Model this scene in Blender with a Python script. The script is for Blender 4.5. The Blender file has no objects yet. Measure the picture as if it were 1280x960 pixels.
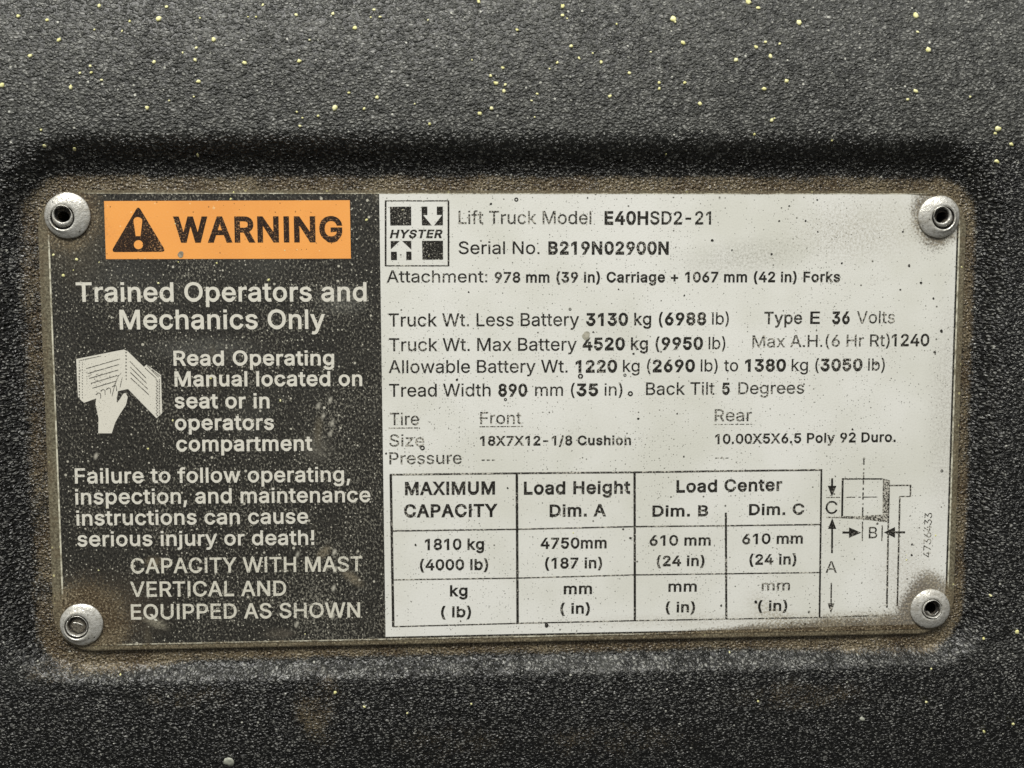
import bpy, math, json, random
import numpy as np
from mathutils import Vector, Matrix
from mathutils.geometry import delaunay_2d_cdt

# ------------------------------------------------------------------ scale and camera
# the plate is 200 mm wide; one unit "u" of the drawing below is 0.2/1163 m on the plate's face
U = 0.2 / 1163.0
PW, PH = 581.5, 289.0                      # half width and half height of the plate, in u
CAM_R = (0.0940457242224585, -0.05762573550027841, -0.005612823030177521)
CAM_T = (0.00015646819813260293, 0.007913547449220135, 0.2622732345120823)
FOC = 1500.0
def _rod(r):
    r = np.array(r); t = np.linalg.norm(r); k = r / t
    K = np.array([[0, -k[2], k[1]], [k[2], 0, -k[0]], [-k[1], k[0], 0]])
    return np.eye(3) + np.sin(t) * K + (1 - np.cos(t)) * K @ K
RM = _rod(CAM_R); TV = np.array(CAM_T)
ZC = 0.6                                   # height of the plate's centre above the floor
def _w(p): return Vector((p[0], p[2], -p[1]))
scene = bpy.context.scene
col = scene.collection
cam = bpy.data.cameras.new('camera'); camo = bpy.data.objects.new('camera', cam); col.objects.link(camo)
cam.sensor_width = 36; cam.lens = 36 * FOC / 1280; cam.clip_start = 0.01; cam.clip_end = 50
_x, _y, _z = _w(RM.T @ [1, 0, 0]), _w(-(RM.T @ [0, 1, 0])), _w(-(RM.T @ [0, 0, 1]))
_c = _w(-RM.T @ TV)
camo.matrix_world = Matrix(((_x.x, _y.x, _z.x, _c.x), (_x.y, _y.y, _z.y, _c.y), (_x.z, _y.z, _z.z, _c.z + ZC), (0, 0, 0, 1)))
scene.camera = camo

# ------------------------------------------------------------------ light: a hall with a bright ceiling and a dark floor
world = bpy.data.worlds.new('World'); scene.world = world; world.use_nodes = True
wn = world.node_tree; wn.nodes.clear()
wo = wn.nodes.new('ShaderNodeOutputWorld'); wb = wn.nodes.new('ShaderNodeBackground')
wt = wn.nodes.new('ShaderNodeTexCoord'); ws = wn.nodes.new('ShaderNodeSeparateXYZ'); wr = wn.nodes.new('ShaderNodeValToRGB')
wn.links.new(wt.outputs['Generated'], ws.inputs[0]); wn.links.new(ws.outputs['Z'], wr.inputs[0])
wr.color_ramp.elements[0].position = 0.0; wr.color_ramp.elements[0].color = (0.12, 0.12, 0.115, 1)
wr.color_ramp.elements[1].position = 0.75; wr.color_ramp.elements[1].color = (1.0, 1.0, 0.97, 1)
wn.links.new(wr.outputs[0], wb.inputs[0]); wb.inputs[1].default_value = 0.9
wn.links.new(wb.outputs[0], wo.inputs[0])
def area(name, loc, target, sx, sy, power, color):
    l = bpy.data.lights.new(name, 'AREA'); l.shape = 'RECTANGLE'; l.size = sx; l.size_y = sy; l.energy = power; l.color = color
    o = bpy.data.objects.new(name, l); col.objects.link(o); o.location = loc
    o.rotation_euler = (Vector(target) - Vector(loc)).to_track_quat('-Z', 'Y').to_euler(); return o
area('ceiling_lamp', (-0.25, -0.75, ZC + 1.15), (0, 0, ZC), 0.9, 0.35, 27.0, (1.0, 0.98, 0.93))
scene.view_settings.view_transform = 'Standard'; scene.view_settings.look = 'None'
scene.view_settings.exposure = 0.0; scene.view_settings.gamma = 1.0

GLYPHS = json.loads(r'''{"!":[196,[[[67,160],[63,509],[132,509],[128,160]],[[63.5,0],[63.5,68],[131.5,68],[131.5,0]]]],"(":[273,[[[89,207],[92,264],[101,324],[114,384],[132,441],[153,494],[177,539],[236,539],[212,485],[191,428],[174,370],[161,313],[154,258],[151,207],[154,161],[160,115],[172,67],[188,16],[209,-38],[236,-96],[177,-96],[150,-46],[128,4],[111,55],[99,106],[92,156]]]],")":[273,[[[37,-96],[64,-37],[86,18],[102,69],[113,116],[120,162],[122,207],[119,258],[112,313],[99,370],[82,428],[62,485],[37,539],[97,539],[121,494],[142,441],[159,384],[173,323],[181,264],[184,207],[182,156],[174,104],[161,53],[144,3],[123,-47],[97,-96]]]],"+":[453,[[[198,34],[198,364],[255,364],[255,34]],[[61,172],[61,226],[391,226],[391,172]]]],",":[188,[[[38,-119],[68,71],[137,71],[84,-119]]]],"-":[453,[[[337,244],[337,188],[114,188],[114,244]]]],".":[188,[[[61.5,0],[61.5,68],[129.5,68],[129.5,0]]]],"/":[249,[[[235,533],[71,-76],[14,-76],[178,533]]]],"0":[428,[[[227,-7],[174,1],[130,24],[95,62],[69,113],[57,155],[50,202],[48,254],[50,306],[57,353],[69,395],[95,447],[130,484],[174,508],[227,516],[279,508],[323,484],[358,447],[384,395],[396,353],[403,306],[405,254],[403,202],[396,155],[384,113],[359,62],[323,24],[279,1]],[[227,50],[261,56],[290,74],[313,103],[330,144],[340,194],[344,254],[340,314],[330,365],[313,405],[290,435],[261,453],[227,460],[192,453],[163,435],[140,405],[123,365],[113,314],[109,254],[113,194],[123,144],[140,103],[163,74],[192,56]]]],"1":[413,[[[276,509],[276,0],[212,0],[212,448],[209,448],[86,358],[86,427],[198,509]]]],"2":[428,[[[64,0],[64,47],[234,229],[261,257],[282,282],[299,305],[311,327],[318,348],[320,371],[317,397],[308,419],[293,436],[273,449],[250,457],[224,460],[196,457],[172,447],[153,433],[139,413],[130,390],[127,362],[66,362],[71,405],[86,442],[111,473],[143,496],[182,511],[225,516],[268,511],[306,497],[337,474],[361,445],[376,411],[381,372],[378,345],[371,318],[357,290],[336,259],[306,223],[267,180],[153,60],[153,57],[389,57],[389,0]]]],"3":[428,[[[218,-7],[173,-3],[133,10],[98,30],[70,57],[52,91],[44,132],[109,132],[115,107],[126,87],[144,71],[165,59],[191,52],[219,50],[248,53],[275,61],[297,74],[315,93],[325,116],[329,145],[326,172],[316,196],[299,217],[275,234],[242,244],[201,248],[157,248],[157,299],[288,448],[288,452],[70,452],[70,509],[372,509],[372,461],[211,278],[211,289],[264,288],[308,276],[344,253],[371,222],[387,186],[393,145],[387,103],[370,66],[344,36],[309,12],[266,-2]]]],"4":[428,[[[40,105],[40,158],[247,509],[311,509],[109,166],[109,163],[413,163],[413,105]],[[282,0],[282,121],[282,146],[282,318],[343,318],[343,0]]]],"5":[428,[[[221,-7],[178,-2],[140,11],[108,32],[83,60],[66,93],[60,130],[122,130],[127,108],[138,89],[154,73],[173,60],[196,52],[221,50],[250,53],[276,64],[298,82],[314,104],[324,131],[328,162],[324,193],[314,221],[297,244],[275,262],[248,273],[218,277],[192,275],[167,268],[145,258],[128,246],[67,253],[96,509],[366,509],[366,452],[151,452],[134,301],[136,301],[155,315],[178,325],[203,331],[229,334],[263,330],[294,321],[321,306],[345,285],[364,260],[379,231],[388,199],[391,163],[385,117],[369,76],[343,41],[309,15],[268,-1]]]],"6":[428,[[[226,-7],[182,-1],[142,15],[109,40],[84,74],[69,115],[64,162],[68,199],[80,239],[102,285],[137,340],[252,509],[322,509],[151,261],[145,261],[154,275],[165,288],[179,299],[196,307],[214,312],[235,314],[278,309],[316,295],[346,271],[370,240],[384,201],[389,157],[384,112],[368,73],[343,39],[310,14],[271,-2]],[[226,48],[254,52],[279,63],[299,79],[314,101],[324,128],[327,157],[324,187],[314,213],[299,235],[279,251],[254,262],[226,265],[198,262],[174,252],[153,235],[138,214],[128,188],[125,158],[128,128],[138,102],[153,79],[174,63],[198,52]]]],"7":[428,[[[97,0],[323,448],[323,452],[62,452],[62,509],[391,509],[391,449],[165,0]]]],"8":[428,[[[226,-7],[178,-2],[136,11],[101,33],[74,62],[57,96],[52,135],[55,166],[65,195],[81,220],[101,241],[125,256],[153,265],[153,267],[119,282],[93,308],[76,342],[70,380],[75,417],[90,450],[114,477],[146,498],[184,511],[226,516],[269,511],[306,498],[337,477],[361,450],[377,417],[382,380],[376,342],[359,308],[333,282],[300,267],[300,265],[327,256],[351,241],[372,220],[387,195],[397,166],[401,135],[395,96],[378,62],[352,33],[317,11],[275,-2]],[[226,49],[258,52],[285,60],[307,74],[323,91],[333,113],[337,139],[333,165],[322,189],[305,208],[283,223],[256,232],[226,235],[196,232],[169,223],[147,208],[130,189],[119,165],[115,139],[119,113],[129,91],[145,74],[167,60],[195,52]],[[226,290],[252,292],[274,300],[293,313],[307,330],[316,351],[319,376],[316,399],[308,420],[294,437],[275,449],[252,457],[226,460],[200,457],[177,449],[159,437],[145,420],[136,399],[133,376],[136,351],[145,330],[159,313],[178,300],[201,292]]]],"9":[428,[[[226,516],[271,510],[310,494],[343,468],[368,434],[384,393],[389,347],[385,309],[373,270],[350,224],[315,168],[200,0],[130,0],[301,248],[307,248],[299,234],[287,221],[273,210],[257,202],[238,196],[218,195],[175,199],[137,214],[106,237],[83,269],[68,307],[64,352],[69,397],[85,436],[110,469],[143,494],[182,510]],[[226,460],[199,457],[174,446],[154,429],[138,407],[129,381],[125,352],[129,322],[138,295],[154,274],[174,257],[199,247],[226,243],[254,247],[279,257],[299,273],[314,295],[324,321],[327,350],[324,381],[314,407],[299,429],[279,446],[254,457]]]],":":[188,[[[61.5,7.5],[61.5,75.5],[129.5,75.5],[129.5,7.5]],[[61.5,282.5],[61.5,350.5],[129.5,350.5],[129.5,282.5]]]],"A":[480,[[[16,0],[201,509],[276,509],[463,0],[395,0],[287,302],[276,334],[264,372],[250,420],[232,478],[245,478],[228,419],[213,371],[201,333],[191,302],[85,0]],[[110,142],[110,199],[370,199],[370,142]]]],"B":[456,[[[60,0],[60,509],[241,509],[289,504],[329,491],[359,469],[381,442],[394,410],[398,374],[395,344],[387,320],[373,301],[356,286],[336,275],[315,267],[315,262],[339,257],[363,245],[385,227],[402,203],[414,173],[418,136],[413,100],[400,67],[377,39],[344,18],[301,4],[247,0]],[[125,57],[245,57],[296,63],[330,80],[349,105],[355,137],[352,161],[342,184],[327,203],[306,218],[279,228],[248,231],[125,231]],[[125,285],[238,285],[265,288],[288,296],[308,309],[323,326],[333,348],[336,372],[330,403],[313,429],[283,446],[240,452],[125,452]]]],"C":[510,[[[267,-7],[205,1],[150,25],[104,63],[70,115],[53,157],[44,203],[40,254],[44,305],[53,352],[70,393],[104,445],[150,484],[205,508],[267,516],[305,513],[340,504],[373,490],[402,471],[427,447],[448,418],[463,385],[473,348],[408,348],[401,373],[389,395],[375,413],[357,428],[337,440],[315,449],[292,454],[267,456],[223,450],[184,432],[150,403],[125,364],[109,314],[103,254],[109,194],[125,145],[151,105],[184,76],[223,59],[267,53],[292,55],[315,60],[337,69],[357,81],[375,96],[389,114],[401,136],[408,160],[473,160],[463,124],[448,91],[428,62],[402,38],[373,19],[341,5],[305,-4]]]],"D":[502,[[[219,0],[96,0],[96,57],[215,57],[272,63],[318,81],[354,110],[379,149],[394,198],[399,255],[394,312],[379,361],[354,399],[320,428],[275,446],[221,452],[93,452],[93,509],[225,509],[294,501],[353,478],[399,441],[433,391],[455,329],[462,255],[455,181],[433,119],[398,68],[351,31],[291,8]],[[125,509],[125,0],[60,0],[60,509]]]],"E":[419,[[[60,0],[60,509],[372,509],[372,452],[125,452],[125,286],[355,286],[355,229],[125,229],[125,57],[375,57],[375,0]]]],"F":[410,[[[60,0],[60,509],[369,509],[369,452],[125,452],[125,278],[346,278],[346,221],[125,221],[125,0]]]],"G":[520,[[[269,-7],[205,1],[149,25],[104,64],[69,116],[53,157],[43,203],[40,254],[43,305],[53,352],[69,393],[103,445],[149,484],[203,508],[265,516],[304,513],[340,504],[374,489],[403,469],[429,445],[449,416],[465,384],[474,349],[408,349],[399,372],[387,393],[373,411],[356,427],[337,439],[315,448],[291,454],[265,456],[222,450],[183,432],[150,404],[125,364],[109,314],[103,254],[109,194],[125,145],[151,105],[184,76],[224,59],[269,53],[309,57],[345,71],[374,93],[396,123],[410,160],[415,202],[434,199],[283,199],[283,256],[478,256],[478,200],[471,141],[451,91],[419,50],[377,19],[326,0]]]],"H":[517,[[[60,0],[60,509],[125,509],[125,289],[392,289],[392,509],[457,509],[457,0],[392,0],[392,232],[125,232],[125,0]]]],"I":[185,[[[60,0],[60,509],[125,509],[125,0]]]],"L":[393,[[[60,0],[60,509],[125,509],[125,57],[361,57],[361,0]]]],"M":[628,[[[60,0],[60,509],[152,509],[277,187],[287,159],[299,123],[311,84],[322,49],[307,49],[318,83],[330,121],[342,158],[352,187],[476,509],[568,509],[568,0],[504,0],[504,291],[504,327],[505,369],[506,413],[507,457],[513,457],[505,433],[498,409],[482,363],[467,322],[456,291],[342,0],[286,0],[170,291],[159,321],[145,361],[129,408],[112,457],[119,457],[120,416],[121,372],[122,328],[122,291],[122,0]]]],"N":[523,[[[60,0],[60,509],[136,509],[343,183],[352,169],[363,151],[375,130],[388,107],[401,82],[414,55],[405,54],[402,81],[401,108],[400,134],[399,157],[399,195],[399,509],[463,509],[463,0],[387,0],[202,290],[177,331],[164,354],[148,381],[108,452],[119,454],[122,384],[124,328],[125,291],[125,0]]]],"O":[533,[[[267,-7],[205,1],[150,25],[105,63],[70,115],[53,157],[44,203],[40,254],[44,305],[53,352],[70,393],[105,445],[150,484],[205,508],[267,516],[329,508],[384,484],[429,445],[464,393],[480,352],[490,305],[493,254],[490,203],[480,157],[464,115],[429,63],[384,25],[329,1]],[[267,53],[310,59],[349,76],[383,105],[408,144],[425,194],[430,254],[425,314],[408,365],[383,404],[349,433],[310,450],[267,456],[223,450],[184,433],[151,404],[125,364],[109,314],[103,254],[109,194],[125,144],[151,105],[184,76],[223,59]]]],"P":[445,[[[60,0],[60,509],[235,509],[289,503],[332,487],[366,462],[390,430],[404,391],[409,348],[404,304],[390,265],[366,233],[332,207],[289,191],[235,186],[109,186],[109,242],[233,242],[269,246],[297,256],[318,272],[333,294],[342,319],[344,348],[342,376],[333,402],[318,423],[297,439],[268,449],[232,452],[125,452],[125,0]]]],"Q":[533,[[[245,159],[313,159],[369,85],[384,65],[468,-48],[401,-48],[346,27],[331,46]],[[267,-7],[205,1],[150,25],[105,63],[70,115],[53,157],[44,203],[40,254],[44,305],[53,352],[70,393],[105,445],[150,484],[205,508],[267,516],[329,508],[384,484],[429,445],[464,393],[480,352],[490,305],[493,254],[490,203],[480,157],[464,115],[429,63],[384,25],[329,1]],[[267,53],[310,59],[349,76],[383,105],[408,144],[425,194],[430,254],[425,314],[408,365],[383,404],[349,433],[310,450],[267,456],[223,450],[184,433],[151,404],[125,364],[109,314],[103,254],[109,194],[125,144],[151,105],[184,76],[223,59]]]],"R":[449,[[[60,0],[60,509],[236,509],[290,504],[333,489],[367,465],[390,433],[405,395],[409,352],[405,309],[390,271],[367,240],[333,217],[289,203],[236,198],[96,198],[96,255],[234,255],[269,258],[298,267],[319,281],[334,300],[342,324],[345,352],[342,380],[334,405],[319,425],[298,440],[269,449],[233,452],[125,452],[125,0]],[[353,0],[230,229],[303,229],[428,0]]]],"S":[447,[[[224,-9],[172,-4],[128,9],[91,31],[64,60],[46,96],[38,137],[104,137],[110,110],[123,88],[142,71],[166,59],[194,52],[224,49],[257,52],[286,60],[311,74],[329,92],[341,114],[346,139],[342,161],[332,179],[316,193],[296,205],[272,214],[245,222],[184,239],[128,260],[86,289],[60,326],[52,372],[58,413],[75,448],[102,476],[138,498],[180,511],[227,516],[275,511],[316,498],[351,476],[377,449],[394,415],[401,378],[337,378],[326,412],[302,437],[267,453],[225,459],[194,456],[167,448],[145,435],[129,418],[118,398],[115,376],[119,352],[131,334],[148,319],[169,308],[191,300],[212,293],[264,279],[287,272],[312,264],[336,252],[359,238],[379,220],[395,198],[405,171],[408,139],[403,99],[386,64],[360,34],[323,11],[278,-4]]]],"T":[449,[[[32,452],[32,509],[417,509],[417,452],[257,452],[257,0],[193,0],[193,452]]]],"U":[517,[[[259,-8],[203,-2],[154,15],[114,43],[85,80],[66,124],[60,173],[60,509],[124,509],[124,178],[128,144],[141,113],[160,87],[187,68],[220,56],[259,52],[298,56],[331,68],[357,87],[377,113],[389,144],[393,178],[393,509],[457,509],[457,173],[451,124],[433,80],[403,43],[363,15],[315,-2]]]],"V":[480,[[[204,0],[16,509],[84,509],[192,206],[203,176],[215,137],[230,89],[248,31],[235,31],[252,90],[267,138],[279,176],[290,206],[395,509],[463,509],[278,0]]]],"W":[686,[[[155,0],[16,509],[82,509],[163,196],[170,171],[175,145],[187,94],[192,67],[197,40],[189,40],[194,67],[200,94],[205,120],[211,145],[224,196],[306,509],[380,509],[462,196],[468,171],[474,145],[486,94],[492,67],[497,40],[488,40],[493,67],[499,94],[504,120],[510,145],[523,196],[603,509],[670,509],[530,0],[455,0],[368,323],[359,356],[351,391],[344,431],[336,475],[350,475],[342,433],[335,395],[327,359],[318,323],[230,0]]]],"X":[474,[[[18,0],[217,284],[217,236],[29,509],[104,509],[178,400],[192,379],[204,361],[214,345],[223,329],[233,312],[243,292],[232,292],[252,329],[261,345],[272,361],[298,400],[374,509],[446,509],[259,239],[259,287],[456,0],[382,0],[292,129],[268,165],[259,180],[250,195],[241,212],[230,231],[244,231],[235,213],[225,196],[216,181],[206,166],[182,129],[91,0]]]],"Y":[472,[[[203,0],[203,208],[16,509],[91,509],[192,344],[208,318],[222,292],[236,264],[250,230],[224,230],[237,265],[251,293],[265,318],[280,344],[381,509],[455,509],[268,208],[268,0]]]],"a":[389,[[[160,-9],[126,-5],[94,5],[68,22],[48,45],[35,73],[30,108],[34,138],[43,161],[58,179],[78,193],[100,203],[125,211],[152,216],[178,220],[234,227],[252,230],[265,235],[273,243],[276,255],[276,257],[273,279],[267,297],[256,311],[240,322],[220,329],[196,331],[171,329],[149,322],[132,313],[118,301],[107,288],[100,274],[41,291],[57,322],[79,346],[104,364],[133,375],[163,382],[194,384],[215,383],[239,379],[263,372],[286,360],[306,343],[322,320],[333,290],[337,251],[337,0],[277,0],[277,52],[272,52],[264,38],[252,25],[236,12],[215,1],[190,-6]],[[170,45],[202,49],[228,59],[248,74],[263,93],[272,115],[276,138],[276,190],[270,186],[259,182],[246,179],[231,176],[200,171],[175,168],[154,164],[134,159],[117,150],[103,139],[95,124],[92,105],[94,87],[102,72],[114,61],[130,52],[149,47]]]],"b":[424,[[[229,-8],[198,-5],[172,4],[153,17],[138,31],[127,46],[118,59],[112,59],[112,0],[53,0],[53,509],[114,509],[114,319],[118,319],[127,331],[137,346],[152,360],[171,373],[197,381],[229,384],[274,378],[313,361],[345,332],[370,293],[385,245],[390,189],[385,133],[370,84],[346,45],[313,16],[274,-2]],[[220,47],[253,51],[279,66],[301,88],[316,117],[325,151],[328,189],[325,227],[316,261],[301,290],[280,311],[253,325],[220,330],[188,325],[161,312],[140,291],[125,263],[116,229],[113,189],[116,150],[125,115],[140,86],[162,65],[188,51]]]],"c":[396,[[[207,-8],[159,-2],[117,16],[82,46],[56,85],[40,133],[34,187],[40,243],[56,291],[82,330],[117,360],[159,378],[207,384],[234,383],[260,377],[284,368],[305,356],[324,341],[340,322],[353,301],[362,277],[303,262],[298,276],[290,289],[281,301],[270,311],[257,319],[242,325],[226,329],[207,330],[173,325],[145,310],[124,287],[108,258],[99,224],[96,187],[99,151],[108,117],[124,89],[145,66],[173,51],[207,46],[226,48],[243,52],[258,58],[271,66],[282,76],[292,89],[299,102],[304,117],[363,102],[354,78],[341,56],[325,37],[306,21],[285,9],[261,-1],[235,-6]]]],"d":[424,[[[195,-8],[151,-2],[111,16],[79,45],[55,84],[39,133],[34,189],[39,245],[55,293],[79,332],[112,361],[151,378],[196,384],[228,381],[253,373],[272,360],[287,346],[298,331],[306,319],[311,319],[311,509],[372,509],[372,0],[313,0],[313,59],[307,59],[298,46],[287,31],[272,17],[252,4],[227,-5]],[[205,47],[236,51],[263,65],[284,86],[299,115],[309,150],[312,189],[309,229],[300,263],[284,291],[263,312],[237,325],[205,330],[172,325],[145,311],[124,290],[108,261],[99,227],[96,189],[99,151],[109,117],[124,88],[145,66],[172,51]]]],"e":[404,[[[212,-8],[161,-2],[117,16],[82,46],[56,85],[40,132],[34,187],[39,242],[55,290],[81,329],[115,359],[157,378],[205,384],[236,382],[266,374],[294,361],[319,341],[341,315],[357,282],[368,242],[371,194],[371,169],[75,169],[75,221],[338,221],[310,202],[307,237],[298,269],[283,294],[263,314],[237,326],[205,330],[173,326],[146,313],[125,294],[109,270],[99,241],[96,211],[96,178],[100,139],[110,106],[128,80],[151,61],[179,50],[212,46],[234,48],[254,53],[271,61],[285,73],[297,88],[306,105],[365,91],[353,63],[335,39],[311,19],[283,4],[249,-5]]]],"f":[254,[[[228,379],[228,327],[6,327],[6,379]],[[81,0],[81,432],[84,461],[96,486],[113,505],[135,519],[161,527],[187,530],[207,529],[222,527],[234,524],[243,521],[227,468],[215,472],[206,473],[195,474],[171,470],[154,460],[145,443],[142,419],[142,0]]]],"g":[425,[[[207,-151],[168,-148],[134,-140],[105,-127],[82,-110],[64,-91],[51,-69],[101,-41],[110,-53],[122,-66],[136,-78],[154,-88],[178,-95],[207,-97],[249,-92],[282,-75],[304,-47],[311,-6],[311,68],[306,68],[298,56],[287,41],[272,28],[252,16],[227,8],[195,5],[152,10],[113,27],[80,53],[55,90],[39,136],[34,191],[39,246],[55,293],[80,332],[112,361],[152,378],[196,384],[228,382],[253,373],[273,360],[288,346],[299,331],[308,319],[313,319],[313,379],[372,379],[372,-9],[367,-54],[350,-90],[324,-117],[291,-136],[251,-147]],[[205,59],[237,63],[264,75],[285,95],[300,121],[309,154],[312,193],[309,231],[300,264],[285,291],[264,312],[237,325],[205,330],[172,325],[145,312],[124,290],[109,262],[99,229],[96,193],[99,155],[109,123],[124,96],[145,76],[172,63]]]],"h":[410,[[[114,227],[114,0],[53,0],[53,509],[114,509],[114,287],[102,287],[124,332],[152,362],[187,379],[227,384],[264,380],[295,369],[321,349],[341,321],[353,285],[357,240],[357,0],[296,0],[296,235],[290,275],[273,304],[246,323],[210,329],[184,326],[161,317],[141,303],[126,283],[117,257]]]],"i":[167,[[[53,0],[53,372],[114,372],[114,0]],[[50.5,459],[50.5,511],[116.5,511],[116.5,459]]]],"j":[167,[[[53,372],[114,372],[114,-30],[111,-63],[102,-90],[86,-113],[65,-129],[37,-139],[4,-143],[-10,-143],[-10,-87],[2,-87],[25,-83],[40,-72],[50,-54],[53,-29]],[[50.5,459],[50.5,511],[116.5,511],[116.5,459]]]],"k":[381,[[[110,137],[110,212],[121,212],[284,379],[360,379],[184,199],[177,199]],[[53,0],[53,509],[114,509],[114,0]],[[294,0],[148,186],[191,229],[372,0]]]],"l":[167,[[[53,0],[53,509],[114,509],[114,0]]]],"m":[610,[[[53,0],[53,379],[112,379],[112,295],[108,295],[118,323],[132,346],[151,363],[172,376],[195,384],[219,386],[257,380],[287,361],[309,331],[321,295],[312,295],[322,321],[337,343],[357,361],[381,375],[407,383],[437,386],[468,383],[497,372],[522,354],[541,328],[553,296],[557,255],[557,0],[496,0],[496,254],[490,289],[473,313],[447,326],[419,330],[395,328],[374,320],[358,307],[345,290],[338,270],[335,247],[335,0],[274,0],[274,260],[269,288],[253,311],[229,326],[199,330],[178,328],[158,320],[140,307],[126,289],[117,266],[114,238],[114,0]]]],"n":[410,[[[114,227],[114,0],[53,0],[53,379],[112,379],[112,287],[102,287],[124,332],[152,362],[187,379],[227,384],[264,380],[295,369],[321,349],[341,321],[353,285],[357,240],[357,0],[296,0],[296,235],[290,275],[273,304],[246,323],[210,329],[184,326],[161,317],[141,303],[126,283],[117,257]]]],"o":[415,[[[207,-8],[159,-2],[117,16],[82,46],[56,85],[40,133],[34,187],[40,243],[56,291],[82,330],[117,360],[159,378],[207,384],[256,378],[299,360],[333,330],[359,291],[376,243],[381,187],[376,133],[359,85],[333,46],[299,16],[256,-2]],[[207,46],[242,51],[270,66],[292,89],[307,117],[316,151],[319,187],[316,224],[307,258],[292,287],[270,310],[242,325],[207,330],[173,325],[145,310],[124,287],[108,258],[99,224],[96,187],[99,151],[108,117],[124,89],[145,66],[173,51]]]],"p":[424,[[[53,-143],[53,379],[112,379],[112,319],[118,319],[126,331],[137,346],[152,360],[171,373],[197,381],[229,384],[274,378],[313,361],[345,332],[370,293],[385,245],[390,189],[385,133],[370,84],[346,45],[313,16],[274,-2],[229,-8],[198,-5],[173,4],[153,17],[138,31],[127,46],[118,59],[114,59],[114,-143]],[[220,47],[253,51],[279,66],[301,88],[316,117],[325,151],[328,189],[325,227],[316,261],[301,290],[280,311],[253,325],[220,330],[188,325],[161,312],[140,291],[125,263],[116,229],[113,189],[116,150],[125,115],[140,86],[162,65],[188,51]]]],"r":[259,[[[53,0],[53,379],[112,379],[112,321],[115,321],[130,347],[152,367],[181,380],[213,385],[229,384],[243,384],[243,322],[230,324],[219,325],[207,326],[182,323],[159,315],[140,301],[126,284],[117,262],[114,237],[114,0]]]],"s":[365,[[[182,-8],[145,-5],[112,3],[84,18],[62,38],[45,63],[36,94],[94,107],[105,79],[124,60],[150,49],[181,45],[217,50],[244,62],[262,81],[268,103],[265,121],[254,136],[237,147],[212,155],[149,170],[104,186],[72,208],[53,237],[47,274],[51,305],[65,332],[87,354],[115,370],[149,381],[187,384],[223,381],[254,372],[279,358],[299,339],[314,316],[324,290],[268,277],[258,298],[243,316],[219,328],[187,333],[156,329],[131,317],[114,299],[109,277],[112,258],[124,243],[144,232],[172,223],[229,209],[275,194],[306,171],[325,142],[331,107],[326,75],[312,47],[290,24],[260,6],[223,-5]]]],"t":[227,[[[204,379],[204,327],[6,327],[6,379]],[[65,471],[126,471],[126,98],[128,76],[136,61],[150,53],[170,50],[185,51],[202,54],[213,2],[203,-1],[192,-3],[180,-4],[168,-4],[125,2],[92,21],[72,52],[65,93]]]],"u":[410,[[[182,-5],[146,-1],[115,11],[89,31],[69,59],[57,95],[53,139],[53,379],[114,379],[114,144],[119,105],[137,75],[164,56],[200,50],[226,53],[249,62],[268,77],[283,97],[293,122],[296,153],[296,379],[357,379],[357,0],[298,0],[298,92],[307,92],[286,47],[257,17],[222,0]]]],"w":[567,[[[138,0],[23,379],[87,379],[133,214],[143,177],[154,137],[165,91],[175,41],[165,41],[175,90],[186,135],[196,176],[206,214],[252,379],[316,379],[362,214],[371,176],[382,136],[392,91],[402,41],[391,41],[402,90],[413,135],[423,176],[434,214],[480,379],[545,379],[429,0],[368,0],[319,172],[305,225],[297,252],[291,280],[277,338],[291,338],[277,280],[263,225],[255,198],[248,172],[199,0]]]],"x":[379,[[[21,0],[171,218],[171,171],[29,379],[100,379],[147,306],[164,279],[179,253],[193,229],[207,206],[175,206],[190,229],[202,253],[216,279],[233,306],[282,379],[352,379],[209,169],[209,214],[358,0],[287,0],[231,85],[214,112],[200,136],[187,159],[173,182],[205,182],[191,159],[178,136],[165,112],[148,85],[91,0]]]],"y":[389,[[[47,-139],[61,-86],[71,-87],[88,-90],[104,-89],[118,-84],[130,-74],[141,-58],[151,-36],[163,-1],[17,379],[84,379],[165,155],[177,121],[187,87],[196,53],[206,21],[184,21],[193,53],[202,87],[212,121],[224,155],[305,379],[371,379],[204,-58],[191,-85],[177,-107],[159,-124],[139,-136],[117,-143],[91,-145],[77,-145],[65,-143],[54,-141]]]],"z":[380,[[[42,0],[42,46],[254,320],[254,323],[48,323],[48,379],[333,379],[333,331],[126,60],[126,56],[339,56],[339,0]]]]," ":[188,[]]}''')
# ------------------------------------------------------------------ helpers
def P(x, y, w=0.0):
    """a point of the face, measured in the 1280 x 960 picture, as plane coordinates (u right, v up) in u at height w"""
    d = RM.T @ np.array([(x - 640) / FOC, (y - 480) / FOC, 1.0]); c = -RM.T @ TV
    t = (-w * U - c[2]) / d[2]; q = c + t * d
    return np.array([q[0] / U, -q[1] / U])
def world3(u, v, w): return (u * U, -w * U, v * U + ZC)

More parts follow.
